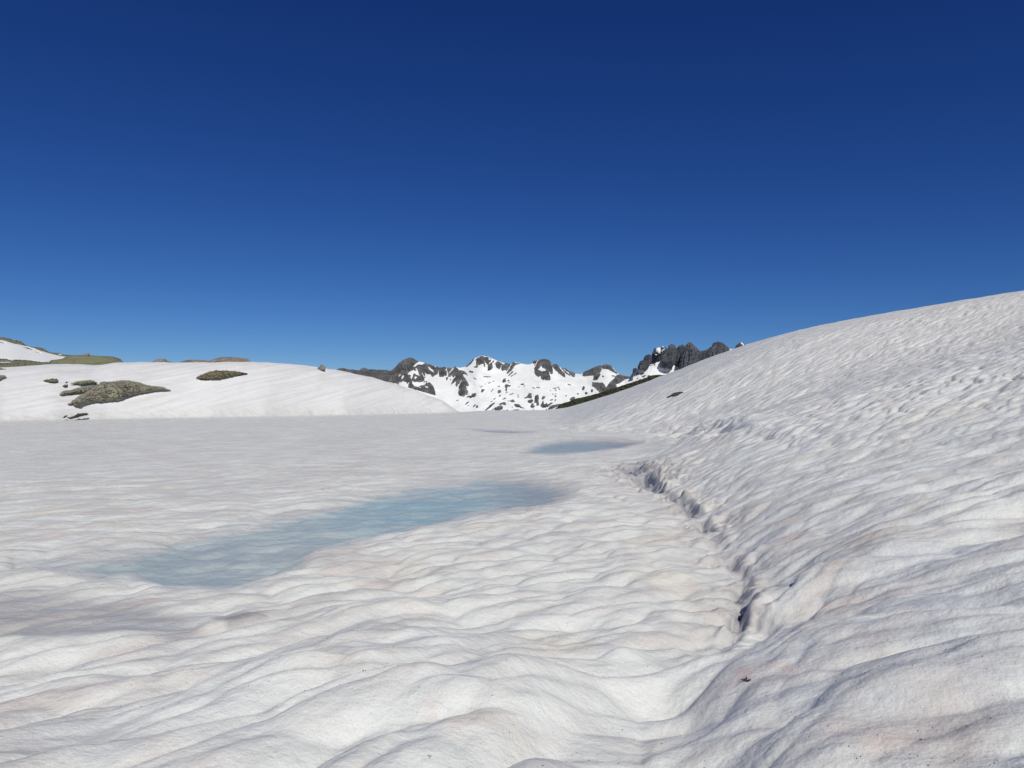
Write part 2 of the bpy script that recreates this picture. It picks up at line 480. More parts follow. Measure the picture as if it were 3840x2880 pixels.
THG = np.broadcast_to(TH, R.shape)
X = R * np.sin(THG); Y = R * np.cos(THG)
Z0 = macro(THG, R)
DHG = np.broadcast_to(dh_, R.shape); DSG = np.broadcast_to(ds_, R.shape)
PX, PY = dirpix(THG, (Z0 - EYE) / R)
front = np.abs(THG) < 0.75

# regions
HD = hinge_dist(THG, R)
slope_w = sstep(-0.6, 1.4, HD / (1 + 0.03 * R)) * (THG > TSPLIT) * np.maximum(sstep(TSPLIT, TSPLIT + 0.09, THG), sstep(90, 150, R))      # right-hand bank
hill_w = sstep(0, 1.0, (R - DHG) / 3.0) * (THG <= TSPLIT) * sstep(0, 0.025, TSPLIT - THG)
lake_w = np.clip(1 - slope_w - hill_w, 0, 1)

# --- relief: elongated suncups
ca, sa = math.cos(math.radians(36)), math.sin(math.radians(36))
wx = 0.34 * perlin(X * 0.6, Y * 0.45, 21) + 0.08 * perlin(X * 1.9, Y * 1.9, 22)
wy = 0.34 * perlin(X * 0.6, Y * 0.45, 23) + 0.08 * perlin(X * 1.9, Y * 1.9, 24)
A = (X + wx) * ca + (Y + wy) * sa        # along the crests
B = -(X + wx) * sa + (Y + wy) * ca       # across them
def cups(A, B, sd0, la=1.20, lb=0.40):
    w1 = 0.10 * perlin(A * 1.3, B * 2.6, sd0 + 50)
    big = bowls(A / la, (B + w1) / lb, sd0 + 1, 9.0)
    med = bowls(A / (la * 0.5) + 3.1, (B + w1) / (lb * 0.52) + 7.7, sd0 + 2, 10.0)
    sml = bowls(A / 0.30, B / 0.14, sd0 + 3, 8.0)
    rid = 1 - np.abs(perlin(A / 2.3, B / 0.75, sd0 + 5)) * 2.2
    return big, med, sml, rid
F1 = cups(A, B, 0)
a2 = math.radians(-6); c2_, s2_ = math.cos(a2), math.sin(a2)
F2 = cups((X + wx) * c2_ + (Y + wy) * s2_, -(X + wx) * s2_ + (Y + wy) * c2_, 200, 1.45, 0.52)
turn = sstep(0.0, 1.6, HD + 0.3 * perlin(X, Y, 33)) * (1 - sstep(9, 24, R)) * (THG > 0)     # runnels follow the fall line on the near bank
big, med, sml, rid = [p * (1 - turn) + q * turn for p, q in zip(F1, F2)]
roll = fbm(X * 0.35, Y * 0.35, 3, 8)
res_ok = np.gradient(R, axis=0)                       # row spacing fades out what the grid cannot carry
f_med = 1 - sstep(0.10, 0.28, res_ok); f_sml = 1 - sstep(0.05, 0.12, res_ok); f_big = 1 - sstep(0.35, 0.9, res_ok)
patchy = 0.75 + 0.5 * np.clip(fbm(X * 0.16, Y * 0.16, 3, 31) + 0.2, 0, 1)
def unit(f):
    lo, hi = np.percentile(f[60:600, 100:-100:7], [3, 97]); return np.clip((f - lo) / (hi - lo), -0.1, 1.3)
bigu, medu, smlu = unit(big), unit(med), unit(sml)
dome = 1 - bigu; domem = 1 - medu                        # rounded pillows between narrow troughs
relief = (0.082 * (dome - 0.55) * f_big + 0.022 * (rid - 0.45) * f_big + 0.060 * (domem - 0.55) * f_med - 0.014 * (smlu - 0.4) * f_sml) * patchy
ridge_ind = np.clip(0.8 * sstep(0.65, 0.95, dome) + 0.6 * sstep(0.75, 1.0, domem), 0, 1)
dist_amp = 1.0 + 0.1 * sstep(10, 50, R)
amp = (0.66 * lake_w + 1.1 * slope_w * dist_amp + 0.35 * hill_w)
nearleft = (1 - sstep(6, 24, R)) * lake_w
amp = amp + 0.50 * nearleft
# coarse relief that survives at distance
cw_ = perlin(A / 6.5, B / 1.2, 12) * 0.06 + perlin(A / 16, B / 4.0, 13) * 0.10
Z = Z0 + relief * amp + roll * (0.02 + 0.04 * slope_w) + cw_ * sstep(12, 45, R) * (slope_w * 1.0 + hill_w * 0.8 + 0.0 * lake_w)
Z += lake_w * 0.02 * perlin(X / 7, Y / 3.5, 14) * sstep(10, 30, R)
# lake ripples far out: longer low drifts
Z += lake_w * sstep(18, 50, R) * 0.035 * (bowls(A / 3.6, B / 1.5, 9, 7.0) - 0.1)
Z += hill_w * 0.10 * fbm((X - 1.7 * Z0) * 0.5, (X + Z0) * 0.07 + Y * 0.03, 3, 17)

# hand-placed hummocks and hollows near the camera: px, py, radius along/across (m), height
for hx, hy, ra, rb, h, rot in [
        (2900, 2440, 0.80, 0.36, 0.12, 15), (3000, 2230, 0.85, 0.34, 0.13, 12), (2250, 2560, 0.70, 0.36, 0.09, 25), (1650, 2760, 0.8, 0.28, 0.08, -25), (2330, 2480, 0.5, 0.2, 0.07, -10),
        (3400, 2560, 1.2, 0.35, 0.05, 20), (2060, 2700, 0.36, 0.20, -0.10, 50), (2480, 2640, 0.28, 0.5, -0.05, 0), (500, 2790, 1.2, 0.35, 0.06, 10),
        (3300, 2050, 1.8, 0.8, 0.12, 25), (2450, 2180, 1.0, 0.4, 0.07, 25), (1250, 2330, 1.3, 0.35, 0.07, 20), (700, 2560, 1.5, 0.3, 0.06, 15), (250, 2380, 0.9, 0.25, 0.06, 0)]:
    cx, cy = ground_xy(np.array([hx]), np.array([hy]))[0]
    c_, s_ = math.cos(D(rot)), math.sin(D(rot))
    dx, dy = X - cx, Y - cy
    Z += h * np.exp(-((dx * c_ + dy * s_) / ra) ** 2 - ((-dx * s_ + dy * c_) / rb) ** 2)

# --- meltwater basins
ponds = [
    [(60, 2112), (300, 2085), (500, 2058), (700, 2010), (900, 1965), (1100, 1918), (1300, 1872), (1480, 1832), (1640, 1803), (1800, 1783), (1950, 1790), (2080, 1812), (2150, 1842),
     (2060, 1885), (1900, 1912), (1700, 1946), (1500, 1982), (1350, 2015), (1180, 2055), (1120, 2110), (940, 2170), (820, 2188), (620, 2182), (480, 2145), (250, 2128)],
    [(1950, 1692), (2030, 1662), (2150, 1645), (2300, 1650), (2410, 1655), (2340, 1672), (2200, 1692), (2080, 1700)],
    [(1770, 1612), (1850, 1613), (2010, 1619), (1920, 1624), (1840, 1620)],
    [(-700, 2280), (-300, 2245), (250, 2225), (560, 2265), (780, 2325), (720, 2385), (400, 2398), (-300, 2400), (-700, 2330)],
    [(790, 2318), (930, 2305), (1000, 2330), (860, 2360)]]
wob = 14 * fbm(X * 0.8, Y * 0.8, 3, 41) * np.clip(8 / R, 0.12, 1.2)
pm = []
for i, pl in enumerate(ponds):
    m_ = np.full(R.shape, -400.0)
    P = np.array(pl, float)
    sel = front & (R > 2) & (R < 130) & (PX > P[:, 0].min() - 260) & (PX < P[:, 0].max() + 260) & (PY > P[:, 1].min() - 60) & (PY < P[:, 1].max() + 60)
    m_[sel] = signed_dist(PX[sel], PY[sel] * 1.0, pl)
    pm.append(m_ + wob * (1 if i != 2 else 0.2))
soft = [45, 14, 5, 34, 18]
pw = [sstep(-s_, s_, m_) for s_, m_ in zip(soft, pm)]
pond_all = np.maximum.reduce(pw)
pond_core = np.maximum.reduce([sstep(-6 if i else -10, 30 if i == 0 else 14, m_) for i, m_ in enumerate(pm[:3])])
depth = [0.13, 0.12, 0.05, 0.035, 0.0]
flat = Z0 + relief * amp * 0.36
calm = np.maximum.reduce(pw[:4])
Z = Z * (1 - 0.8 * calm) + flat * 0.8 * calm
Z += pond_all * 0.05 * (perlin(X * 0.33 + 4, Y * 1.7 - X * 0.2, 93) + 0.5 * perlin(X * 0.8, Y * 4.2, 94)) * np.clip(R / 14, 0.35, 1.2)
for d_, w_ in zip(depth, pw):
    Z -= d_ * w_

# --- the crack where the lake ice has dropped away from the bank
crack_px = [(2300, 2880), (2400, 2720), (2490, 2600), (2570, 2500), (2680, 2420), (2775, 2320), (2800, 2270), (2775, 2200), (2800, 2150), (2745, 2090), (2700, 2020), (2650, 1950),
            (2600, 1895), (2550, 1850), (2480, 1832), (2440, 1800), (2410, 1772), (2368, 1750), (2385, 1728), (2415, 1705)]
crack_dep = [0.0, 0.0, 0.0, 0.0, 0.05, 0.13, 0.15, 0.12, 0.07, 0.10, 0.06, 0.12, 0.17, 0.15, 0.20, 0.34, 0.46, 0.30, 0.12, 0.0]
crack_wid = [0.30, 0.24, 0.18, 0.12, 0.10, 0.075, 0.09, 0.09, 0.10, 0.14, 0.16, 0.16, 0.16, 0.16, 0.16, 0.24, 0.32, 0.35, 0.3, 0.3]
fiss_px = [(3480, 1690), (2880, 1640), (2700, 1622), (2580, 1628), (2480, 1620), (2380, 1616), (2250, 1616), (2120, 1608), (2000, 1603), (1900, 1596)]
def polyline_field(pts_px, vals, sel):
    P = ground_xy(np.array([p[0] for p in pts_px], float), np.array([p[1] for p in pts_px], float))
    x, y = X[sel], Y[sel]
    wv = 0.05 * perlin(x * 3.1, y * 3.1, 51) * np.clip(R[sel] / 8, 0.6, 2.2)
    x = x + wv; y = y + wv
    best = np.full(x.shape, 1e9); side = np.zeros(x.shape); out = [np.zeros(x.shape) for _ in vals]; arc = np.zeros(x.shape)
    acc = 0
    for i in range(len(P) - 1):
        a, b = P[i], P[i + 1]; d = b - a; L = math.hypot(*d)
        t = np.clip(((x - a[0]) * d[0] + (y - a[1]) * d[1]) / (L * L), 0, 1)
        dx = x - a[0] - t * d[0]; dy = y - a[1] - t * d[1]; dd = np.hypot(dx, dy)
        m_ = dd < best
        best = np.where(m_, dd, best); side = np.where(m_, np.sign(d[1] * (x - a[0]) - d[0] * (y - a[1])), side)
        for o_, v in zip(out, vals): o_[m_] = (v[i] + (v[i + 1] - v[i]) * t)[m_]
        arc = np.where(m_, acc + t * L, arc); acc += L
    return best, side, arc, out
sel = front & (R < 32) & (R > 1.9) & (PX > 1200) & (PX < 3700) & (PY > 1600)
cd, cs, carc, (cdep, cwid) = polyline_field(crack_px, [crack_dep, crack_wid], sel)
cdep = cdep * (0.35 + 1.3 * np.clip(2.2 * perlin(carc * 1.1, carc * 0 + 0.5, 61) + 0.5, 0, 1))
g = np.exp(-(cd / (cwid * 0.85)) ** 3) * cdep * 0.62
right = cs > 0
lip = np.where(right, 1.0, 0.0) * np.exp(-((cd - 2.2 * cwid) / (3.0 * cwid)) ** 2) * (0.20 * cdep) * (0.4 + 0.8 * np.abs(np.sin(carc * 2.1 + 2.0 * perlin(carc * 0.7, carc * 0, 62))))
valley = np.exp(-(cd / (0.45 + 0.02 * R[sel])) ** 2) * (0.10 + 0.15 * cdep)
Z[sel] += lip - g - valley
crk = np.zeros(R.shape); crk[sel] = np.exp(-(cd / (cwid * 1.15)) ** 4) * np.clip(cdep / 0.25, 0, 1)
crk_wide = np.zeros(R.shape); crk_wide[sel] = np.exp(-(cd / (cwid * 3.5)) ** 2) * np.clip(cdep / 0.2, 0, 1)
Z[sel] += 0.17 * (np.exp(-(cd / (cwid * 3)) ** 2)) * np.clip(cdep / 0.3, 0, 1) * fbm(X[sel] * 3.2, Y[sel] * 3.2, 3, 63)
sel = front & (R < 160) & (R > 20) & (PX > 1800) & (PX < 3600) & (PY > 1560) & (PY < 1740)
fd, fs, farc, (fdep,) = polyline_field(fiss_px, [[0.0, 0.15, 0.7, 0.9, 0.8, 0.6, 0.5, 0.4, 0.3, 0.0]], sel)
wf = 0.012 * R[sel]
nz = perlin(farc / 1.6, farc * 0, 64)
Z[sel] += fdep * (0.45 * np.exp(-((fd - 2.2 * wf) / (2.0 * wf)) ** 2) * (fs > 0) * (0.5 + nz) - 0.40 * np.exp(-(fd / wf) ** 2) * np.clip(0.4 + 1.5 * nz, 0, 1))
Z[sel] += fdep * 0.28 * np.exp(-(fd / (4 * wf)) ** 2) * fbm(X[sel] / 1.3, Y[sel] / 1.3, 3, 65)
# keep the ground under the camera calm
Z = np.where(R < 1.2, Z0, Z)

# --- colour of the snow: dirt on crests, algae, wet blue ice, painted shade in dips
def c3(c): return np.array(c)[None, None, :]
dist_n = fbm(X * 0.9, Y * 0.9, 4, 71)
dist_m = fbm(A * 0.45, B * 1.6, 4, 72)
tint = np.ones(R.shape + (3,)) * c3((0.80, 0.812, 0.775))
def blend(mask, colr):
    global tint
    m_ = np.clip(mask, 0, 1)[..., None]; tint = tint * (1 - m_) + c3(colr) * m_
blend(lake_w * (0.75 + 0.25 * dist_n) * sstep(4.5, 9, R), (0.77, 0.776, 0.725))
blend(lake_w * 0.9 * np.clip(fbm(X * 0.8, Y * 0.35, 4, 76) - 0.12, 0, 1) * sstep(7, 12, R), (0.82, 0.82, 0.80))
blend(lake_w * 0.5 * np.clip(fbm(X * 0.25, Y * 0.12, 3, 80), 0, 1) * sstep(7, 12, R), (0.62, 0.62, 0.61))
blend(hill_w * 1.0, (0.86, 0.855, 0.835))
blend(hill_w * np.clip(0.35 + 1.1 * fbm((X - 1.7 * Z0) * 1.1, (X + Z0) * 0.12, 4, 79), 0, 1) * 0.75, (0.72, 0.71, 0.69))
blend(hill_w * 0.5 * np.clip(fbm(X * 0.25, Y * 0.10, 4, 83) - 0.1, 0, 1), (0.68, 0.65, 0.60))
blend(0.65 * ridge_ind * (1 - hill_w) * np.clip(0.6 + dist_n, 0, 1), (0.615, 0.60, 0.58))
blend(1.2 * np.clip(fbm(A * 0.5, B * 2.2, 4, 73) - 0.05, 0, 1) * (1 - hill_w), (0.66, 0.62, 0.58))                # brownish dust
blend(0.5 * np.clip(fbm(X * 1.6, Y * 1.6, 5, 74) - 0.42, 0, 1) * (1 - sstep(10, 22, R)) , (0.78, 0.60, 0.52))                   # snow algae
blend(0.6 * np.clip(fbm(X * 0.6, Y * 0.6, 3, 75) - 0.34, 0, 1) * (1 - sstep(12, 30, R)), (0.78, 0.70, 0.54))
blend(0.5 * slope_w * np.clip(fbm(X * 0.5, Y * 0.5, 4, 77) - 0.05, 0, 1), (0.64, 0.67, 0.72))                      # random blue-grey patches on the bank
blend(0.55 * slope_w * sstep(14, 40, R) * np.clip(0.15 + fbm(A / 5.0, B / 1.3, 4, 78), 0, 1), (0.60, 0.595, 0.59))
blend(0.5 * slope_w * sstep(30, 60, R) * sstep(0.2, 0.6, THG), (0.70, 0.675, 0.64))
for qx, qy, rad, a_, col_ in [(2965, 2010, .22, .55, (.78, .50, .38)), (3080, 2180, .2, .4, (.78, .55, .36)), (3110, 2280, .22, .5, (.78, .58, .42)), (2660, 2290, .16, .6, (.74, .42, .30)),
                              (2930, 2540, .2, .45, (.78, .55, .48)), (2780, 2555, .2, .5, (.72, .58, .56)), (3040, 2400, .1, .4, (.78, .56, .52)), (1600, 2870, .05, .35, (.75, .38, .33)),
                              (560, 2085, .35, .6, (.66, .64, .40)), (3250, 1720, .5, .35, (.78, .72, .55)), (3560, 1545, 1.2, .25, (.78, .70, .48)), (1850, 2720, .2, .4, (.80, .70, .60)),
                              (1280, 2640, .3, .35, (.78, .66, .56)), (650, 2600, .4, .4, (.78, .68, .63)), (3520, 2275, .16, .55, (.50, .53, .60)), (3700, 2560, .35, .35, (.55, .57, .62)),  # bluish spots: shade in dips of the bank, painted into the tint
                              (3150, 2640, .4, .3, (.60, .60, .62)), (1420, 2700, .25, .35, (.66, .64, .58))]:
    cx, cy = ground_xy(np.array([qx]), np.array([qy]))[0]
    dd = np.hypot(X - cx, (Y - cy)) / rad
    blend(1.0 * a_ * np.exp(-dd ** 2) * np.clip(0.6 + 1.2 * fbm(X * 9, Y * 9, 3, 81), 0.1, 1.3), col_)
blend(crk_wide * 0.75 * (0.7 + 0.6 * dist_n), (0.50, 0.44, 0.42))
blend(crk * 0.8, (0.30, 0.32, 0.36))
# ponds: grey wet ice at the rims, blue where deep
streak = np.clip(0.5 + 0.9 * perlin(X * 0.35, Y * 2.4 + X * 0.3, 91) + 0.4 * perlin(X * 0.9, Y * 5.0, 92), 0, 1)
blend(pw[0] * (0.55 + 0.4 * streak), (0.60, 0.605, 0.585)); blend(pw[1] * 0.75, (0.52, 0.54, 0.52)); blend(pw[2] * 0.8, (0.42, 0.43, 0.47))
blend(pw[3] * 0.7 * np.clip(0.35 + streak, 0, 1), (0.46, 0.445, 0.43)); blend(pw[4] * 0.9, (0.36, 0.335, 0.31))
core = sstep(2, 36, pm[0]) * np.exp(-((PX - 1560) / 520) ** 2) * np.exp(-((PY - 1890) / 120) ** 2)
blend(core * (0.30 + 0.70 * streak), (0.42, 0.58, 0.62))
blend(sstep(0, 14, pm[1]) * np.exp(-((PX - 2100) / 130) ** 2) * (0.2 + 0.35 * streak), (0.34, 0.45, 0.47))
blend(pw[0] * sstep(1750, 2050, PX) * 0.6, (0.38, 0.37, 0.38)); blend(pw[1] * sstep(2180, 2350, PX) * 0.6, (0.40, 0.35, 0.35))
blend(pw[0] * (1 - sstep(500, 1300, PX)) * 0.35 * (0.4 + streak), (0.36, 0.45, 0.50))
wet = np.clip(pond_all * 0.9 + crk * 0.6, 0, 1)
tint4 = np.concatenate([np.clip(tint, 0.02, 0.9), wet[..., None]], -1)

lean = 0.55 * relief * amp * np.clip(1.2 - R / 60, 0.2, 1)        # the pillows lean away from the midday sun
XL = X - lean * sa; YL = Y + lean * ca
P3 = np.stack([XL, YL, Z], -1)
NN = grid_normals(P3)
if NN[200, 400, 2] < 0: NN = -NN
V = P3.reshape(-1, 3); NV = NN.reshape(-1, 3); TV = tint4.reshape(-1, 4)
Q = grid_quads(R.shape[0], R.shape[1])
CV = (sstep(9, 35, R) * (slope_w + 0.30 * lake_w * (1 - pond_all) + 0.35 * hill_w)).ravel()
e1 = V[Q[5, 1]] - V[Q[5, 0]]; e2 = V[Q[5, 3]] - V[Q[5, 0]]
if np.cross(e1, e2)[2] < 0: Q = Q[:, ::-1]
rowc = HD.ravel()[Q].mean(1); thq = THG.ravel()[Q].mean(1)
is_bank = (rowc > 0) & (thq > TSPLIT); is_hill = (rowc > 0) & (thq <= TSPLIT)
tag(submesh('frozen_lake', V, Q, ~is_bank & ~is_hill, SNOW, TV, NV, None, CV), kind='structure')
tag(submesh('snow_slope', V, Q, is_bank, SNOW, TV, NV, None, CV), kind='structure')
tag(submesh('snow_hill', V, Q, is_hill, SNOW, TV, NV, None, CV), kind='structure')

# water sheets lying in the basins; the wavy ice round them cuts their outline
WL = -0.075
def water_sheet(i, mask, level, name):
    q = Q[(mask.ravel()[Q] > -8).all(1) & (Z.ravel()[Q] < level + 0.05).any(1)]
    # thin the sheet: every quad of the grid is far finer than calm water needs, but it shares the basin's outline
    used = np.unique(q); remap = np.full(len(V), -1, np.int64); remap[used] = np.arange(len(used))
    W = V[used].copy(); W[:, 2] = level
    return tag(mesh_np(name, W, remap[q], WATER), kind='structure')
water_sheet(0, pm[0], -0.085, 'meltwater_pool')
water_sheet(1, pm[1], -0.08, 'meltwater_pool')

# wide snowfield below, far beyond the lake's outlet
n_ = 72; a_ = np.linspace(0, 2 * math.pi, n_, endpoint=False)
rings = [(150, -62), (400, -60), (1200, -60), (4000, -60), (9000, -60)]
VV = [(r * math.sin(t), r * math.cos(t), z) for r, z in rings for t in a_]
QQ = grid_quads(len(rings), n_, True)[:, ::-1]
tag(mesh_np('valley_snowfield', np.array(VV), QQ, FSNOW), kind='structure')

# ------------------------------------------------------------------ relief patches: rock standing out of a snow face
def patch(name, poly, rbase, H, w, mat, parent=None, step=1.2, namp=0.5, nscale=0.05, nstretch=1.0, edge=1.5, holes=(), seed=0, crack=0.0, off=0.0, cells=None):
    P = np.array(poly, float)
    x0, x1 = P[:, 0].min() - 3, P[:, 0].max() + 3; y0, y1 = P[:, 1].min() - 3, P[:, 1].max() + 3
    gx, gy = np.meshgrid(np.arange(x0, x1, step), np.arange(y0, y1, step))
    gx = gx + (RNG.rand(*gx.shape) - 0.5) * step * 0.5; gy = gy + (RNG.rand(*gx.shape) - 0.5) * step * 0.5
    sd = signed_dist(gx, gy, poly)
    for h in holes: sd = np.minimum(sd, -signed_dist(gx, gy, h))
    sd = sd + edge * fbm(gx * 0.12, gy * 0.12, 3, 7 + seed)
    r0 = rbase(gx, gy)
    inn = np.clip(sd / w, 0, 1)
    n = fbm(gx * nscale + 0.4 * perlin(gx * 0.03, gy * 0.03, 9), gy * nscale * nstretch, 5, 100 + seed, 0.6)
    rg = 1 - 2 * np.abs(perlin(gx * nscale * 1.7 + gy * nscale * 0.4 * nstretch, gy * nscale * nstretch * 1.1, 40 + seed))
    b = H * (1 - np.exp(-np.maximum(sd, 0) / w)) + np.minimum(sd, 0) * (H / w) * 1.2 + namp * (n + 0.5 * rg) * (0.3 + inn)
    if crack > 0:
        cs = nscale * 0.42
        wv_ = 0.35 * perlin(gx * 0.05, gy * 0.09, 58)
        ck = np.abs(perlin(gx * cs * 1.3 + gy * cs * 0.5 + wv_, gy * cs * 1.6 - gx * cs * 0.25, 55 + seed))
        b -= crack * np.exp(-(ck / 0.028) ** 2) * inn
        ck = np.abs(perlin(gx * cs * 0.6 + 5 + wv_, gy * cs * 4.2, 57 + seed))
        b -= crack * 0.7 * np.exp(-(ck / 0.035) ** 2) * inn
        b += crack * 0.5 * np.round(2.5 * perlin(gx * cs * 0.8, gy * cs * 1.8, 59 + seed)) / 2.5 * inn
    b = np.where(sd < -0.4, np.minimum(b, -0.02 * H), b)
    Vp = place(gx, gy, r0 - b - off)
    nr, nc = gx.shape
    q = grid_quads(nr, nc)[:, ::-1]
    vv = Vp.reshape(-1, 3); s_ = sd.ravel()
    keep = (s_[q] > -2.0 * step).all(1) & (s_[q] > 0).any(1)
    if cells is None:
        q = q[keep]
        if not len(q): return None
        used = np.unique(q); remap = np.full(len(vv), -1, np.int64); remap[used] = np.arange(len(used))
        q = remap[q]
        return mesh_np(name, vv[used], q, mat, parent)
    outs = []
    cid = cells(gx, gy).ravel()[q[:, 0]]
    Ng = grid_normals(Vp).reshape(-1, 3)
    if (Ng * (vv - np.array([0, 0, EYE]))).sum() > 0: Ng = -Ng
    for c in np.unique(cid[keep]):
        k = keep & (cid == c)
        if k.sum() < 12: continue
        outs.append(submesh('rock_slab', vv, q, k, mat, None, Ng, parent))
    return outs

def crag(name, poly, rc, mat, parent=None, depth=0.8, rows=46, ring=44, namp=0.10, seed=0, ribs=1.0, drop=0, jag=0.0):
    """closed standing rock: outline rows with noisy elliptical sections"""
    P = np.array(poly, float); y0, y1 = P[:, 1].min(), P[:, 1].max()
    ys = y0 + (y1 - y0) * np.linspace(0.004, 0.998, rows)
    L, Rr = [], []
    for y in ys:
        xs_ = []
        for i in range(len(P)):
            (xa, ya), (xb, yb) = P[i], P[(i + 1) % len(P)]
            if (ya > y) != (yb > y): xs_.append(xa + (y - ya) * (xb - xa) / (yb - ya))
        L.append(min(xs_)); Rr.append(max(xs_))
    L, Rr = np.array(L), np.array(Rr)
    if drop:
        ys = np.append(ys, ys[-1] + drop); L = np.append(L, L[-1] - drop * 0.1); Rr = np.append(Rr, Rr[-1] + drop * 0.1); rows += 1
    mid = (L + Rr) / 2; half = np.maximum((Rr - L) / 2, 0.3)
    a = np.linspace(0, 2 * math.pi, ring, endpoint=False)
    if jag: half = half * (0.30 + 0.70 * sstep(0, 7, ys - ys[0]))
    AA, YY = np.meshgrid(a, ys); HH = half[:, None]; MM = mid[:, None]
    mpx = rc / F
    rib = fbm(np.cos(AA) * 3.2 * ribs + seed, np.sin(AA) * 3.2 * ribs + YY * 0.012, 4, 70 + seed, 0.6)
    lump = fbm(np.cos(AA) * 1.6 + YY * 0.05, np.sin(AA) * 1.6 + YY * 0.09 + seed, 4, 80 + seed, 0.6)
    sharp = 1 - 2.4 * np.abs(perlin(np.cos(AA) * 4.5 * ribs + seed * 3, np.sin(AA) * 4.5 * ribs + YY * 0.02, 90 + seed))
    f = 1 + namp * (1.2 * rib + 0.7 * lump + (2.2 if jag else 0.9) * sharp)
    px = MM + HH * np.cos(AA) * (1 + (f - 1) * 0.6)
    px = px + jag * np.clip(HH / 6, 0, 1) * (perlin(YY * 0.22, np.round(np.cos(AA)) * 3 + seed, 95) + 0.6 * perlin(YY * 0.55, np.round(np.cos(AA)) * 3 + seed, 96)) * 1.6
    dep = HH * mpx * depth * np.sin(AA) * f
    hmax = half.max()
    py = YY + 0.5 * lump * np.clip(HH / 8, 0, 1)
    Vp = place(px, py, rc + dep - (ys[-1] - YY) * -0.10 * mpx)
    vv = Vp.reshape(-1, 3)
    q = grid_quads(rows, ring, True)
    top = vv[:ring].mean(0); bot = vv[-ring:].mean(0)
    vv = np.vstack([vv, top, bot]); nt_ = len(vv) - 2
    i = np.arange(ring); j = (i + 1) % ring
    T = np.vstack([np.stack([np.full(ring, nt_), j, i], -1), np.stack([np.full(ring, nt_ + 1), (rows - 1) * ring + i, (rows - 1) * ring + j], -1)])
    return mesh_np(name, vv, q, mat, parent, True, T=T)

# ------------------------------------------------------------------ far mountain range
Z3 = lambda p: zoom(1240, 1260, 2.765, p)
Z4 = lambda p: zoom(1960, 1220, 2.458, p)
ZA = lambda p: zoom(1440, 1310, 6.144, p)
ZB = lambda p: zoom(1760, 1310, 6.144, p)
ZC = lambda p: zoom(1600, 1400, 4.424, p)
ZD = lambda p: zoom(2340, 1260, 4.608, p)
sky1 = Z3([(20, 356), (85, 340), (100, 331), (150, 337), (165, 347), (240, 351), (300, 357), (320, 340), (350, 331), (385, 344), (400, 354), (415, 346), (490, 352), (553, 353)]) + \
    ZA([(70, 480), (150, 495), (200, 470), (235, 440), (300, 370), (350, 315), (400, 290), (450, 245), (510, 225), (560, 200), (600, 190), (650, 200), (700, 230), (740, 262), (820, 282), (915, 302),
        (960, 320), (1000, 340), (1090, 357), (1200, 390), (1270, 428), (1330, 422), (1410, 405), (1450, 430), (1500, 425), (1570, 442), (1615, 425), (1640, 392), (1690, 412), (1740, 425), (1840, 405),
        (1890, 398), (1950, 345), (2000, 300), (2050, 232), (2110, 195)]) + \
    ZB([(210, 165), (300, 138), (360, 155), (420, 165), (500, 198), (600, 240), (700, 280), (810, 318), (870, 325), (950, 348), (1000, 310), (1010, 290), (1040, 288), (1150, 312), (1250, 335), (1350, 350),
        (1440, 330), (1480, 270), (1560, 258), (1640, 233), (1720, 222), (1820, 240), (1870, 290), (1910, 350), (1940, 342), (2010, 343), (2060, 395), (2110, 410), (2212, 460)]) + \
    Z4([(420, 415), (490, 445), (540, 450), (560, 435), (620, 405), (680, 380), (720, 368), (770, 362), (810, 370), (840, 400), (860, 430), (900, 455), (940, 470), (1000, 478), (1060, 470), (1200, 470)])
sky1 = np.array(sorted(sky1))
R_FOOT, R_RIDGE = 2250.0, 2650.0
def sky1y(px): return np.interp(px, sky1[:, 0], sky1[:, 1])
FOOT = 1575.0
_sx = np.linspace(1200, 2500, 1301); _k2 = np.hanning(121); _k2 /= _k2.sum()
_sy = np.convolve(np.pad(sky1y(_sx), 60, 'edge'), _k2, 'valid')
def rng_r(px, py):
    t = np.clip((FOOT - py) / (FOOT - np.interp(px, _sx, _sy)), 0, 1.4)
    base = R_FOOT + (R_RIDGE - R_FOOT) * (0.75 * t + 0.25 * t * t)
    # broad spurs and hollows so that the sun models the snow
    base = base + 22 * fbm(px * 0.008 + (FOOT - py) * 0.004, py * 0.006, 3, 120) * (0.4 + t) + 4 * fbm(px * 0.03 - py * 0.03, py * 0.04, 3, 125)
    return base
nc, nr = 900, 150
gx = np.linspace(1245, 2400, nc)
tt = np.linspace(0, 1, nr)
GX = np.broadcast_to(gx, (nr, nc)); GY = FOOT + (sky1y(gx)[None, :] - FOOT) * tt[:, None]
RR = rng_r(GX, GY)
Pm = place(GX, GY, RR)
back = Pm[-1][None] + np.stack([np.zeros((4, nc)), np.zeros((4, nc)), np.zeros((4, nc))], -1)
for k_i, (dr, dz) in enumerate([(12, -4), (60, -50), (200, -140), (500, -260)]):
    thb = np.arctan2(Pm[-1, :, 0], Pm[-1, :, 1])
    back[k_i, :, 0] += dr * np.sin(thb); back[k_i, :, 1] += dr * np.cos(thb); back[k_i, :, 2] += dz
Pm = np.concatenate([Pm, back], 0)
Nm = grid_normals(Pm)
if Nm[40, 300, 1] > 0: Nm = -Nm
Vm = Pm.reshape(-1, 3); Nmv = Nm.reshape(-1, 3); Qm = grid_quads(nr + 4, nc)
colx = np.broadcast_to(gx, (nr + 4, nc)).ravel()[Qm].mean(1)
cuts = [(1200, 1697), (1697, 1982), (1982, 2178), (2178, 2500)]
mts = []
for a0, a1 in cuts:
    mts.append(tag(submesh('mountain', Vm, Qm, (colx >= a0) & (colx < a1), FSNOW, None, Nmv), kind='structure'))
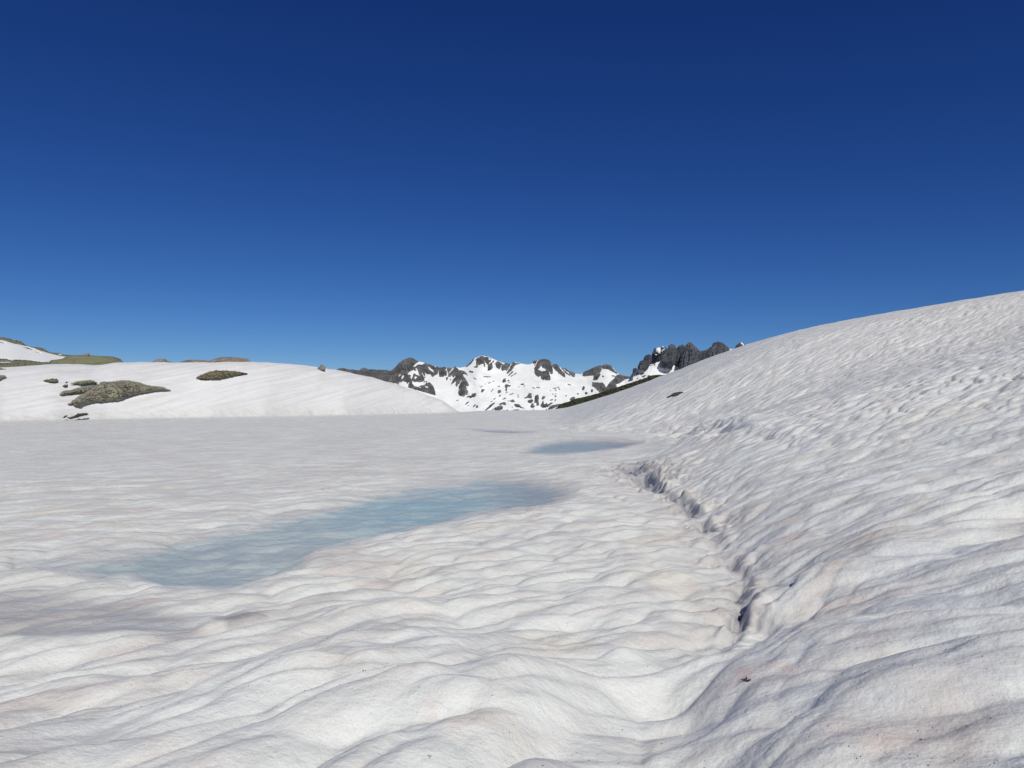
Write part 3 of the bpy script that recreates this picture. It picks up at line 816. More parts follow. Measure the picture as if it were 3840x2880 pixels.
def mt_for(poly):
    c = np.mean([p[0] for p in poly])
    for (a0, a1), m_ in zip(cuts, mts):
        if a0 <= c < a1: return m_
    return mts[-1]

faces = [
    (Z3([(60, 385), (60, 350), (85, 339), (100, 330), (150, 336), (165, 346), (240, 350), (300, 356), (320, 339), (350, 330), (385, 343), (400, 353), (415, 345), (490, 351), (553, 352)]) +
     ZA([(70, 479), (150, 494), (200, 469), (235, 439), (300, 369), (350, 314), (400, 289), (450, 244), (510, 224), (560, 199), (600, 188), (650, 199), (700, 229), (740, 261), (820, 281), (925, 302), (960, 319),
         (1000, 339), (1090, 356), (1200, 389), (1270, 425), (1250, 520), (1230, 570), (1180, 590), (1130, 630), (1090, 615), (1085, 580), (980, 575), (960, 540), (930, 525), (955, 600), (945, 650),
         (920, 660), (935, 720), (830, 760), (760, 745), (700, 750), (640, 720), (600, 740), (530, 795), (520, 750), (430, 730), (400, 750), (340, 760), (340, 800), (0, 730)]),
     [ZA([(665, 390), (740, 320), (815, 270), (925, 295), (935, 330), (880, 355), (790, 350), (720, 400)]),
      ZA([(545, 580), (580, 510), (660, 480), (700, 445), (690, 490), (740, 490), (725, 420), (770, 460), (800, 520), (800, 560), (840, 620), (760, 590), (720, 570), (700, 545), (680, 570), (640, 690), (610, 650), (620, 600)]),
      ZA([(325, 600), (380, 565), (392, 590), (340, 632)]), ZA([(395, 660), (430, 592), (472, 610), (430, 685)]),
      ZA([(1015, 405), (1055, 415), (1135, 480), (1165, 555), (1090, 505), (1035, 455)]), ZA([(700, 630), (730, 620), (762, 650), (722, 695), (702, 680)]),
      ZA([(850, 515), (885, 540), (955, 645), (920, 640)]), ZA([(1090, 352), (1130, 362), (1110, 378)]), ZA([(1150, 370), (1210, 400), (1200, 430), (1170, 400)])]),
    (ZA([(560, 830), (600, 745), (640, 700), (650, 790), (700, 850), (800, 870), (850, 830), (930, 830), (960, 780), (990, 770), (960, 740), (910, 770), (930, 745), (990, 725), (1060, 770), (1120, 830), (1150, 880), (1180, 1000), (1190, 1060), (560, 880)]),
     [ZA([(930, 835), (1020, 858), (1010, 888), (960, 878)]), ZA([(980, 742), (1012, 738), (1028, 772), (990, 782)]), ZA([(815, 868), (855, 862), (855, 890), (820, 890)])]),
    (ZA([(1270, 425), (1330, 419), (1360, 414), (1410, 402), (1440, 430), (1420, 480), (1450, 510), (1445, 600), (1410, 610), (1390, 600), (1360, 645), (1340, 620), (1310, 635), (1265, 630), (1265, 500)]), []),
    (ZA([(1450, 428), (1500, 422), (1570, 440), (1480, 560), (1475, 500), (1450, 480)]), []),
    (ZA([(1580, 480), (1612, 450), (1615, 410), (1642, 388), (1690, 440), (1720, 480), (1800, 480), (1810, 520), (1760, 540), (1740, 600), (1660, 600), (1590, 645), (1570, 590), (1520, 635), (1470, 630), (1490, 570)]), []),
    (ZA([(1660, 610), (1740, 560), (1820, 530), (1820, 600), (1850, 650), (1790, 700), (1740, 770), (1670, 855), (1645, 820), (1660, 730), (1550, 805), (1590, 700)]), []),
    (ZA([(1800, 560), (1830, 620), (1890, 690), (1950, 810), (1940, 850), (1890, 840), (1910, 930), (1940, 970), (1920, 1050), (1870, 1040), (1790, 1085), (1730, 1060), (1710, 1000), (1725, 920), (1720, 860), (1790, 720), (1790, 640)]), []),
    (ZA([(1800, 490), (1850, 500), (1900, 550), (1940, 600), (1830, 560)]), []),
    (ZA([(1430, 650), (1475, 640), (1465, 680), (1440, 715)]), []), (ZA([(1510, 692), (1548, 678), (1530, 708)]), []),
    (ZA([(1960, 495), (2050, 512), (2050, 542), (1960, 522)]), []),
    (ZA([(1885, 402), (1950, 340), (2010, 285), (2050, 226), (2085, 222), (2030, 295), (1980, 352), (1905, 402)]), []),
    (ZA([(1890, 1115), (1960, 1065), (2000, 1070), (2040, 1020), (2100, 1010), (2140, 1045), (2090, 1092), (1980, 1122), (1960, 1085)]), []),
    (ZB([(130, 240), (210, 190), (290, 150), (360, 180), (400, 170), (500, 215), (500, 270), (470, 290), (430, 370), (380, 300), (340, 300), (350, 330), (260, 340), (220, 365), (190, 290), (160, 270)]),
     [ZB([(430, 202), (495, 218), (495, 248), (450, 245)]), ZB([(330, 250), (350, 255), (385, 300), (365, 305)])]),
    (ZB([(160, 270), (190, 300), (200, 370), (180, 420), (95, 408), (165, 378)]), []), (ZB([(335, 335), (362, 338), (362, 410), (330, 392)]), []),
    (ZB([(430, 385), (470, 330), (510, 300), (560, 250), (570, 280), (520, 320), (545, 410), (500, 470), (430, 490)]), []),
    (ZB([(590, 340), (640, 270), (700, 290), (770, 340), (730, 380), (710, 420), (690, 455), (610, 410), (615, 370)]), []),
    (ZB([(740, 400), (770, 350), (810, 340), (830, 310), (870, 323), (950, 347), (910, 430), (855, 500), (840, 465), (770, 495), (735, 470)]), []),
    (ZB([(850, 558), (960, 380), (1005, 295), (1015, 285), (1060, 308), (1180, 330), (1130, 342), (1080, 350), (1020, 410), (960, 500), (920, 520), (880, 562)]), []),
    (ZB([(950, 540), (1012, 498), (1000, 532), (905, 612), (900, 605)]), []), (ZB([(1010, 588), (1075, 542), (1078, 558), (960, 628), (955, 620)]), []),
    (ZB([(1500, 440), (1540, 350), (1590, 257), (1640, 232), (1720, 221), (1820, 239), (1870, 289), (1900, 350), (1920, 420), (1925, 540), (1900, 585), (1830, 500), (1860, 610), (1882, 700), (1760, 715), (1700, 700),
         (1645, 660), (1650, 610), (1590, 635), (1540, 600), (1500, 540)]), [ZB([(1580, 465), (1662, 368), (1685, 420), (1762, 458), (1755, 492), (1670, 508)])]),
    (ZB([(1460, 330), (1480, 269), (1560, 257), (1500, 385), (1505, 320)]), []),
    (ZB([(1910, 370), (1930, 344), (2010, 343), (2060, 397), (2120, 480), (2200, 560), (2215, 655), (2060, 560), (2040, 520), (1970, 470), (1930, 410)]), []),
    (ZB([(2095, 405), (2112, 408), (2170, 462), (2250, 540), (2330, 590), (2320, 605), (2200, 540), (2150, 470)]), []),
    (Z4([(372, 397), (385, 393), (420, 416), (485, 446), (480, 478), (455, 470), (420, 430)]), []),
    (Z4([(550, 465), (560, 434), (620, 404), (680, 379), (715, 369), (730, 400), (715, 435), (680, 470), (650, 505), (655, 460), (610, 465), (570, 470)]), []),
    (Z4([(720, 372), (770, 361), (812, 369), (850, 425), (880, 452), (830, 430), (790, 405), (750, 400), (735, 400)]), []),
    (Z4([(640, 525), (740, 530), (770, 570), (760, 610), (720, 625), (690, 600), (665, 570), (640, 560)]), []),
    (Z4([(765, 580), (800, 530), (840, 495), (870, 455), (905, 455), (930, 465), (1002, 478), (1000, 490), (940, 500), (900, 530), (860, 545), (870, 575), (810, 615), (750, 625)]), []),
    (Z4([(705, 440), (720, 450), (690, 500), (650, 508), (660, 470)]), []),
    (ZC([(1615, 410), (1660, 385), (1700, 330), (1740, 335), (1745, 390), (1735, 415), (1700, 405), (1640, 412)]), []),
    (ZC([(1675, 460), (1700, 440), (1760, 435), (1765, 465), (1730, 495), (1690, 490)]), []),
    (ZC([(1800, 370), (1845, 352), (1860, 400), (1855, 470), (1865, 520), (1840, 540), (1815, 530), (1825, 490), (1785, 485)]), []),
    (ZC([(1720, 540), (1755, 495), (1775, 500), (1775, 530), (1805, 540), (1760, 570), (1725, 565)]), []),
    (ZC([(1910, 400), (1935, 378), (1965, 385), (1960, 410), (1925, 437), (1910, 425)]), []),
    (ZC([(1885, 540), (1920, 490), (1930, 440), (1945, 500), (1960, 515), (1995, 490), (2010, 520), (2060, 485), (2090, 490), (2050, 525), (2000, 560), (1930, 568)]), []),
    (ZC([(2010, 595), (2040, 550), (2100, 525), (2200, 510), (2215, 535), (2130, 570), (2080, 590), (2030, 602)]), []),
    (ZC([(1120, 580), (1170, 550), (1240, 535), (1270, 560), (1255, 595), (1200, 615), (1130, 612)]), []),
    (ZC([(1190, 530), (1230, 490), (1290, 477), (1320, 500), (1310, 528), (1270, 520), (1250, 510), (1215, 530)]), []),
    (ZC([(955, 635), (1000, 580), (1050, 530), (1125, 482), (1132, 492), (1060, 560), (1000, 605), (970, 636)]), []),
    (ZC([(1340, 455), (1380, 455), (1440, 432), (1465, 475), (1420, 478), (1380, 462)]), []),
    (ZC([(1448, 515), (1500, 508), (1540, 520), (1560, 550), (1610, 580), (1560, 575), (1530, 560), (1490, 560), (1460, 535)]), []),
    (ZC([(1395, 625), (1440, 605), (1540, 600), (1520, 622), (1440, 630)]), []),
    (ZC([(1255, 140), (1270, 100), (1315, 78), (1300, 105), (1320, 130), (1290, 150), (1260, 155)]), []),
    (ZC([(1295, 200), (1320, 180), (1400, 205), (1385, 218), (1345, 218), (1325, 245), (1310, 240)]), []),
    (ZC([(905, 300), (915, 270), (965, 262), (945, 290), (930, 315), (910, 315)]), []),
    (ZC([(1178, 300), (1195, 280), (1230, 275), (1235, 310), (1210, 328), (1180, 322)]), []),
]
def ell(cx, cy, w_, h_, ang, zf):
    pts = []
    for k in range(12):
        a = 2 * math.pi * k / 12
        rx = w_ / 2 * math.cos(a) * (0.8 + 0.35 * random.random()); ry = max(h_, 7) / 2 * math.sin(a) * (0.75 + 0.4 * random.random())
        c_, s_ = math.cos(D(ang)), math.sin(D(ang))
        pts.append((cx + rx * c_ + ry * s_, cy - rx * s_ + ry * c_))
    return zf(pts)
small = [(510, 450, 50, 10, 20), (670, 495, 95, 18, 38), (690, 535, 25, 10, 25), (790, 540, 70, 20, 50), (835, 555, 50, 38, 70), (950, 595, 20, 9, 0), (1100, 600, 50, 15, 50), (1335, 615, 35, 24, 0),
         (1275, 620, 40, 12, 30), (1165, 627, 40, 9, 20), (620, 375, 45, 10, 35), (1085, 285, 75, 11, 50), (1355, 122, 28, 25, 0), (1370, 150, 40, 10, 25), (1320, 270, 52, 26, 72), (1325, 315, 42, 18, 30),
         (1405, 345, 80, 13, 22), (1215, 370, 46, 18, 40), (1290, 418, 72, 14, 25), (1125, 425, 46, 14, 45), (1075, 468, 36, 8, 15), (1515, 360, 36, 12, 0), (1520, 390, 30, 12, 0), (1585, 182, 65, 22, 3),
         (1525, 228, 36, 9, 5), (1622, 208, 20, 16, 0), (1775, 242, 50, 12, -30), (1850, 236, 62, 14, -10), (1200, 215, 40, 14, 20), (915, 218, 60, 8, 20), (1040, 158, 46, 8, 22), (975, 177, 20, 8, 20),
         (797, 85, 62, 12, -25), (1005, 57, 130, 14, -2), (1110, 130, 40, 8, 20), (2000, 627, 60, 12, 15), (1982, 602, 40, 14, 40), (2140, 380, 30, 28, 0), (2075, 440, 50, 15, 25), (2137, 440, 32, 12, 50),
         (2135, 242, 100, 8, 8), (2135, 262, 30, 16, 0), (2200, 262, 30, 16, 0), (2142, 288, 30, 10, 0), (2055, 288, 26, 8, 10), (2090, 345, 16, 15, 0), (2138, 340, 46, 7, 5), (1770, 607, 25, 11, 30),
         (1421, 560, 18, 18, 0), (340, 85, 45, 22, 60), (395, 98, 22, 14, 30), (1612, 575, 22, 14, -30)]
small4 = [(560, 580, 42, 24, 80), (585, 625, 28, 22, 0), (640, 603, 28, 22, 80), (740, 470, 20, 12, -30), (835, 467, 36, 10, -5), (460, 675, 55, 24, 25), (400, 650, 18, 8, 0), (510, 632, 18, 12, 0), (430, 547, 34, 9, -20),
          (300, 652, 16, 12, 0), (265, 688, 28, 9, 20), (300, 690, 16, 9, 50), (330, 572, 14, 9, 0)]
R_fac = 2600 / F
for i, (pl, hl) in enumerate(faces):
    P = np.array(pl); wd = min(np.ptp(P[:, 0]), np.ptp(P[:, 1]))
    Hh = min(0.32 * wd, 12) * R_fac
    patch('rock_face', pl, rng_r, Hh, max(1.5, min(wd * 0.28, 11)), ROCK_FAR, mt_for(pl), step=0.95, namp=min(0.30 * wd, 8.0), nscale=0.24, nstretch=0.28, edge=1.1, holes=hl, seed=i % 7, off=1.0)
for zf, lst in ((ZC, small), (Z4, small4)):
    for i, e_ in enumerate(lst):
        pl = ell(*e_, zf)
        patch('rock_face', pl, rng_r, 2.2, 1.4, ROCK_FAR, mt_for(pl), step=0.8, namp=0.5, nscale=0.2, edge=0.5, seed=i % 5, off=1.0)

# --- nearer massif of rock needles on the right
sky2 = ZD([(60, 745), (110, 712), (160, 650), (215, 552), (290, 548), (400, 520), (450, 400), (465, 325), (490, 298), (520, 330), (560, 260), (640, 300), (760, 380), (880, 420), (1200, 330), (1500, 300), (1800, 222), (1860, 224), (1905, 225),
           (1960, 210), (2060, 180), (2120, 178), (2212, 172), (2400, 200)])
sky2 = np.array(sky2)
FOOT2 = 1470.0
def sky2y(px): return np.interp(px, sky2[:, 0], sky2[:, 1])
_s2x = np.linspace(2200, 3000, 801); _s2 = np.convolve(np.pad(sky2y(_s2x), 60, 'edge'), _k2, 'valid')
def rng2(px, py):
    t = np.clip((FOOT2 - py) / (FOOT2 - np.interp(px, _s2x, _s2) + 1e-3), 0, 1.6)
    return 1400 + 62 * t + 4 * fbm(px * 0.02, py * 0.02, 3, 140)
nc2, nr2 = 420, 60
gx2 = np.linspace(2345, 2860, nc2)
GX2 = np.broadcast_to(gx2, (nr2, nc2)); GY2 = FOOT2 + (sky2y(gx2)[None] - FOOT2) * np.linspace(0, 1, nr2)[:, None]
Pm2 = place(GX2, GY2, rng2(GX2, GY2))
b2 = Pm2[-1][None] + np.array([[[0, 8, -4]], [[20, 60, -60]], [[40, 200, -160]]], float)
Pm2 = np.concatenate([Pm2, b2], 0)
massif = tag(mesh_np('mountain', Pm2.reshape(-1, 3), grid_quads(nr2 + 3, nc2), FSNOW), kind='structure')
spires = [
    ([(105, 705), (150, 640), (160, 565), (205, 538), (222, 560), (215, 600), (188, 640), (182, 700)], 1436, 2),
    ([(240, 575), (290, 430), (340, 418), (375, 332), (405, 318), (430, 348), (455, 308), (468, 330), (445, 470), (405, 560), (370, 590), (290, 572)], 1446, 3),
    ([(495, 440), (508, 300), (538, 212), (620, 192), (670, 174), (720, 208), (738, 245), (705, 330), (655, 400), (600, 412), (540, 490), (500, 480)], 1452, 4),
    ([(640, 440), (700, 320), (760, 230), (788, 150), (825, 128), (862, 150), (912, 232), (902, 330), (862, 480), (800, 575), (740, 545), (665, 555), (665, 500)], 1432, 5),
    ([(900, 600), (868, 480), (875, 380), (918, 250), (958, 160), (1000, 142), (1034, 168), (1050, 148), (1078, 190), (1065, 400), (1040, 600)], 1456, 6),
    ([(985, 620), (985, 500), (1012, 350), (1058, 222), (1088, 150), (1114, 98), (1140, 93), (1182, 138), (1232, 198), (1302, 270), (1312, 330), (1290, 470), (1280, 620)], 1424, 7),
    ([(1215, 560), (1250, 430), (1300, 300), (1338, 260), (1395, 248), (1440, 223), (1468, 240), (1470, 420), (1470, 560)], 1456, 8),
    ([(1375, 520), (1385, 400), (1440, 290), (1500, 200), (1530, 188), (1550, 120), (1590, 92), (1640, 88), (1700, 118), (1752, 172), (1790, 208), (1808, 290), (1830, 450)], 1430, 9),
    ([(1895, 320), (1920, 220), (1960, 150), (2000, 103), (2042, 108), (2075, 150), (2130, 195), (2160, 320)], 1460, 10),
]
for pts, rc, sdv in spires:
    crag('rock_spire', ZD(pts), rc, ROCK_SPIRE, massif, depth=0.95, rows=90, ring=110, namp=0.12, seed=sdv, ribs=1.9, drop=4, jag=1.3)
for i, e_ in enumerate([(225, 650, 60, 22, 35), (315, 652, 70, 26, 25), (350, 692, 90, 20, 18), (430, 690, 60, 22, 10), (230, 738, 30, 10, 35), (380, 735, 60, 14, 20), (530, 492, 25, 12, 20), (705, 628, 16, 10, 0), (275, 755, 50, 12, 30)]):
    patch('rock_face', ell(*e_, ZD), rng2, 2.5, 1.6, ROCK_FAR, massif, step=0.9, namp=0.5, nscale=0.2, edge=0.6, seed=i, off=1)
for i, pl in enumerate([[(552, 225), (575, 205), (628, 198), (632, 255), (622, 300), (600, 300), (575, 265), (560, 280)], [(535, 320), (572, 318), (560, 332)], [(655, 180), (680, 178), (690, 200), (665, 195)], [(640, 265), (700, 215), (708, 222), (660, 268)]]):
    patch('snow_patch', ZD(pl), lambda px, py: np.full(px.shape, 1434.0), 2.0, 1.5, FSNOW, massif, step=0.9, namp=0.3, nscale=0.2, edge=0.4, seed=i)
for i, pl in enumerate([[(2015, 112), (2045, 120), (2075, 160), (2072, 175), (2040, 150), (2020, 135)], [(2080, 160), (2125, 190), (2118, 202), (2085, 175)]]):
    patch('snow_patch', ZD(pl), lambda px, py: np.full(px.shape, 1447.0), 2.0, 1.5, FSNOW, massif, step=0.9, namp=0.3, nscale=0.2, edge=0.4, seed=i)

# ------------------------------------------------------------------ heath-covered ridge behind the right-hand slope
hs = np.array([(2030, 1552), (2080, 1533), (2092, 1526), (2098, 1516), (2130, 1506), (2160, 1494), (2200, 1486), (2245, 1474), (2290, 1459), (2350, 1440), (2400, 1424), (2430, 1413), (2445, 1407), (2470, 1405), (2482, 1406), (2500, 1404), (2560, 1384),
               (2585, 1366), (2610, 1357), (2640, 1350), (2680, 1345)], float)
def hsy(px): return np.interp(px, hs[:, 0], hs[:, 1]) + 1.0 * fbm(px * 0.10, px * 0, 3, 150)
nch, nrh = 520, 40
gxh = np.linspace(2032, 2680, nch); GXh = np.broadcast_to(gxh, (nrh, nch)); th_t = np.linspace(0, 1, nrh)[:, None]
GYh = hsy(gxh)[None] + 46 * (1 - th_t)
_, _, dsh, _ = prof(pdir(GXh, GYh)[0])
Rh = dsh * 1.04 + 6 + 26 * th_t ** 1.4 - 2.2 * fbm(GXh * 0.05, GYh * 0.12, 4, 151) - 0.8 * fbm(GXh * 0.2, GYh * 0.3, 3, 152)
Ph = place(GXh, GYh, Rh)
bh = Ph[-1][None] + np.array([[[0.5, 2, -0.4]], [[2, 10, -5]], [[5, 30, -25]]], float)
tag(mesh_np('heath_ridge', np.concatenate([Ph, bh]).reshape(-1, 3), grid_quads(nrh + 3, nch), HEATH), kind='structure')

# ------------------------------------------------------------------ hillside behind the left mound (rock and snow)
ZE = lambda p: zoom(0, 1240, 4.608, p)
ZF = lambda p: zoom(200, 1380, 4.608, p)
ZG = lambda p: zoom(520, 1310, 4.608, p)
ZH = lambda p: zoom(0, 1200, 2.304, p)
hs2 = np.array(ZE([(-400, 60), (-150, 100), (0, 116), (40, 113), (90, 120), (150, 130), (250, 165), (310, 167), (350, 182), (372, 200), (395, 235), (440, 245), (500, 268), (560, 280), (600, 278), (680, 288), (740, 300), (770, 325), (850, 368), (900, 378),
                   (960, 382), (1030, 386), (1060, 392), (1090, 412), (1180, 415), (1260, 425), (1500, 460), (1700, 520), (1800, 560)]), float)
def hs2y(px): return np.interp(px, hs2[:, 0], hs2[:, 1])
_hx = np.linspace(-150, 450, 601); _hy = np.convolve(np.pad(hs2y(_hx), 60, 'edge'), _k2, 'valid')
FOOT3 = 1395.0
def r_hill(px, py):
    t = np.clip((FOOT3 - py) / (FOOT3 - np.interp(px, _hx, _hy) + 1e-3), 0, 1.4)
    return 175 + 75 * t
nch, nrh = 300, 70
gxh = np.linspace(-86, 388, nch); GXh = np.broadcast_to(gxh, (nrh, nch))
GYh = FOOT3 + (hs2y(gxh)[None] - FOOT3) * np.linspace(0, 1, nrh)[:, None]
Rh = r_hill(GXh, GYh) - 1.5 * fbm(GXh * 0.08, GYh * 0.2, 4, 160) - 0.9 * fbm(GXh * 0.02, GYh * 0.2, 2, 161)
Ph = place(GXh, GYh, Rh)
bh = Ph[-1][None] + np.array([[[-0.5, 2, -0.3]], [[-5, 15, -6]], [[-10, 40, -30]]], float)
hill2 = tag(mesh_np('rocky_hillside', np.concatenate([Ph, bh]).reshape(-1, 3), grid_quads(nrh + 3, nch), ROCK_TOP), kind='structure')
snow_polys = [(ZE([(-420, 120), (-100, 150), (0, 160), (100, 180), (250, 230), (340, 242), (440, 268), (560, 300), (700, 350), (820, 385), (1000, 430), (1140, 455), (1080, 490), (900, 510), (850, 540), (750, 545), (520, 515), (250, 505), (100, 490), (-420, 480)]),
               [ZE([(0, 192), (85, 218), (82, 226), (0, 204)]), ZE([(420, 292), (500, 300), (580, 332), (575, 340), (480, 315)]), ZE([(610, 355), (705, 380), (700, 388), (620, 368)])]),
              (ZE([(1010, 402), (1065, 405), (1070, 420), (1015, 416)]), []), (ZE([(30, 542), (180, 545), (175, 556), (-20, 558)]), []), (ZE([(440, 262), (520, 285), (640, 320), (640, 330), (520, 300), (440, 272)]), []), (ZE([(120, 488), (240, 508), (235, 518), (150, 506)]), [])]
for i, (pl, hl) in enumerate(snow_polys):
    patch('snow_patch', pl, r_hill, 2.4, 2.5, FSNOW, hill2, step=1.3, namp=0.05, nscale=0.03, edge=0.4, holes=hl, seed=i, off=0.8)

# ------------------------------------------------------------------ rocks on and behind the left mound
def ray_base(poly, factor=0.0):
    return ground_r
def steep(poly, f):
    P = np.array(poly, float); xs_ = np.arange(P[:, 0].min() - 4, P[:, 0].max() + 5, 1.0); low = []
    for x in xs_:
        ys_ = [ya + (x - xa) * (yb - ya) / (xb - xa) for (xa, ya), (xb, yb) in zip(P, np.roll(P, -1, 0)) if (xa > x) != (xb > x)]
        low.append(max(ys_) if ys_ else np.nan)
    low = np.array(low); ok = ~np.isnan(low); low = np.interp(xs_, xs_[ok], low[ok])
    k = np.hanning(9); k /= k.sum(); low = np.convolve(np.pad(low, 4, 'edge'), k, 'valid')
    def fn(px, py):
        lo = np.interp(px, xs_, low); rb = ground_r(px, lo); rt = ground_r(px, py)
        return np.where(py < lo, rb + f * (rt - rb), rt)
    return fn
def mound_rock(label, poly, H, w, mat, namp, crack=0.4, group=None, seed=0, cells=None, edge=1.2, step=1.1, nscale=0.07, off=0.35):
    P = np.array(poly); c = P.mean(0)
    if cells is None:
        o = patch('rock_outcrop', poly, steep(poly, 0.55), H, w, mat, None, step=step, namp=namp, nscale=nscale, nstretch=1.8, edge=edge, seed=seed, crack=crack, off=off)
        return tag(o, label, 'rock', group)
    e = empty('rock_outcrop')
    patch('rock_slab', poly, steep(poly, 0.5), H, w, mat, e, step=step, namp=namp, nscale=nscale, nstretch=1.8, edge=edge, seed=seed, crack=crack, off=0.25, cells=cells)
    patch('rock_slab', arm_poly, steep(arm_poly, 0.6), 0.9, 5, mat, e, step=step, namp=0.12, nscale=nscale, nstretch=1.8, edge=edge, seed=3, crack=0.3, off=0.25)
    return tag(e, label, 'rock', group)

big_poly = ZF([(245, 635), (270, 605), (310, 600), (325, 560), (370, 545), (390, 520), (450, 480), (500, 455), (548, 430), (600, 395), (680, 350), (730, 318), (800, 282), (805, 250), (880, 232), (960, 240), (1060, 235), (1160, 215), (1290, 215), (1390, 230), (1510, 255), (1590, 290), (1700, 310), (1900, 328), (1950, 355), (2030, 392), (1980, 393), (1880, 390), (1740, 400), (1600, 430),
               (1540, 435), (1460, 450), (1380, 470), (1260, 515), (1180, 550), (1085, 575), (1075, 565), (950, 575), (830, 590), (740, 585), (600, 615), (520, 640), (450, 670), (350, 650), (335, 630)])
arm_poly = ZF([(560, 430), (450, 440), (370, 450), (240, 460), (150, 472), (108, 460), (125, 430), (190, 395), (300, 385), (400, 350), (450, 335), (620, 300), (740, 298), (800, 285), (780, 330), (700, 380), (640, 410)])
seeds_px = np.array(ZF([(280, 430), (600, 360), (430, 580), (620, 520), (740, 480), (900, 270), (960, 400), (1000, 520), (1160, 300), (1170, 490), (1380, 290), (1350, 420), (1600, 350), (1850, 360)]))
def big_cells(gx, gy):
    wx_ = gx + 5 * fbm(gx * 0.06, gy * 0.06, 3, 171); wy_ = gy + 3 * fbm(gx * 0.06, gy * 0.06, 3, 172)
    d = ((wx_[..., None] - seeds_px[:, 0]) / 1.3) ** 2 + (wy_[..., None] - seeds_px[:, 1]) ** 2
    return d.argmin(-1)
GL = 'rocks showing through the snow on the left mound'
mound_rock('largest olive lichen-covered granite outcrop, low down in the snow of the left mound', big_poly, 1.3, 7, ROCK_NEAR, 0.08, 0.42, GL, 1, big_cells)
mound_rock('pointed outcrop with a dark red stain, high on the left mound near its crest', ZG([(992, 485), (1060, 455), (1140, 420), (1240, 380), (1300, 375), (1310, 360), (1345, 360), (1355, 370), (1490, 368), (1510, 360), (1560, 375), (1660, 380), (1700, 385),
            (1800, 400), (1905, 420), (1850, 430), (1700, 450), (1560, 480), (1480, 500), (1380, 515), (1180, 520), (1060, 520), (1000, 500)]), 1.0, 5, ROCK_RED, 0.14, 0.5, GL, 2)
mound_rock('low green sliver of rock just above the left arm of the largest outcrop', ZF([(285, 278), (400, 238), (520, 222), (640, 210), (700, 220), (740, 248), (800, 258), (700, 268), (480, 285), (400, 274)]), 0.5, 4, ROCK_TOP, 0.08, 0.1, GL, 3, off=0.8)
mound_rock('dark bare rock strip lowest on the left mound, close to the lake shore', ZF([(228, 855), (290, 850), (360, 830), (430, 788), (560, 778), (608, 800), (570, 817), (480, 832), (400, 857), (300, 885)]), 0.8, 4, ROCK_DARK, 0.08, 0.1, GL, 4, off=1.6)
mound_rock('tiny dark curved rock left of the lowest dark strip', ZF([(163, 868), (198, 825), (258, 818), (228, 840), (195, 862)]), 0.6, 2.5, ROCK_DARK, 0.1, 0, GL, 5, step=0.8, edge=0.5, off=1.5)
mound_rock('small green rock with a reddish right end, alone on the upper left mound', ZH([(370, 522), (405, 513), (430, 515), (440, 505), (490, 510), (504, 522), (502, 536), (480, 540), (430, 535), (395, 528)]), 0.6, 3, ROCK_RED, 0.08, 0.1, GL, 6)
mound_rock('very small grey rock between the lone green rock and the largest outcrop', ZH([(538, 570), (560, 558), (585, 557), (586, 568), (565, 575)]), 0.7, 2.5, ROCK_TOP, 0.1, 0, GL, 7, step=0.8, edge=0.5)
mound_rock('speck of grey rock just above the very small grey rock', ZH([(564, 543), (572, 533), (585, 532), (580, 540)]), 0.3, 2, ROCK_TOP, 0.05, 0, GL, 1, step=0.7, edge=0.3)
mound_rock('grey brown rock cut by the left edge of the view, on the mound', ZH([(-60, 478), (0, 478), (40, 478), (58, 494), (20, 512), (0, 528), (-60, 530)]), 0.8, 4, ROCK_NEAR, 0.12, 0.1, GL, 2)
mound_rock('thin brown rock at the left edge, above the grey brown one', ZH([(-60, 412), (0, 414), (48, 426), (0, 434), (-60, 436)]), 0.5, 3, ROCK_NEAR, 0.06, 0, GL, 3)
# the one outcrop on the right-hand slope
o = patch('rock_outcrop', zoom(2460, 1440, 13.8, [(525, 700), (600, 655), (720, 595), (850, 500), (980, 450), (1120, 420), (1260, 395), (1430, 425), (1300, 480), (1180, 562), (1080, 602), (900, 645), (740, 655)]), ground_r, 0.6, 3.5, ROCK_DARK, None,
          step=0.6, namp=0.06, nscale=0.2, edge=0.5, seed=2, crack=0.1, off=0.25)
tag(o, 'small dark flat rock alone on the big snow slope at right', 'rock')

def skyline_rock(label, poly, dist, mat, depth=0.6, seed=0, namp=0.05, drop=8, rows=40, name='rock_outcrop', cat='rock', group=None):
    o = crag(name, poly, dist, mat, None, depth=depth, rows=rows, ring=64, namp=namp, seed=seed, drop=drop)
    return tag(o, label, cat, group)
GS = 'rocks on the skyline of the left mound'
skyline_rock('broad green rounded rock dome on the skyline at left, carrying a boulder', ZE([(800, 660), (860, 580), (930, 508), (1080, 485), (1150, 450), (1240, 424), (1450, 418), (1650, 432), (1760, 444), (1820, 448), (1850, 440), (1960, 452), (2060, 485), (2112, 545), (2150, 660)]), 172, ROCK_TOP, 0.5, 3, 0.06, group=GS)
skyline_rock('small blunt tan rock on the snow skyline, between the dome and the long low rock', ZG([(200, 260), (225, 222), (262, 200), (292, 183), (322, 166), (380, 164), (460, 167), (492, 198), (500, 215), (530, 208), (565, 222), (580, 260)]), 152, ROCK_SPECK, 0.6, 4, 0.09, group=GS)
skyline_rock('long low tan rock on the snow skyline, left neighbour of the speckled rock', ZG([(690, 260), (712, 222), (780, 199), (880, 181), (1000, 180), (1130, 184), (1190, 196), (1240, 210), (1280, 260)]), 155, ROCK_SPECK, 0.5, 5, 0.08, group=GS)
skyline_rock('highest speckled grey rock at the right end of the long skyline row', ZG([(1170, 260), (1200, 205), (1260, 184), (1355, 150), (1450, 137), (1560, 133), (1700, 140), (1800, 150), (1880, 165), (1930, 217), (1960, 260)]), 153, ROCK_SPECK, 0.5, 6, 0.10, group=GS)
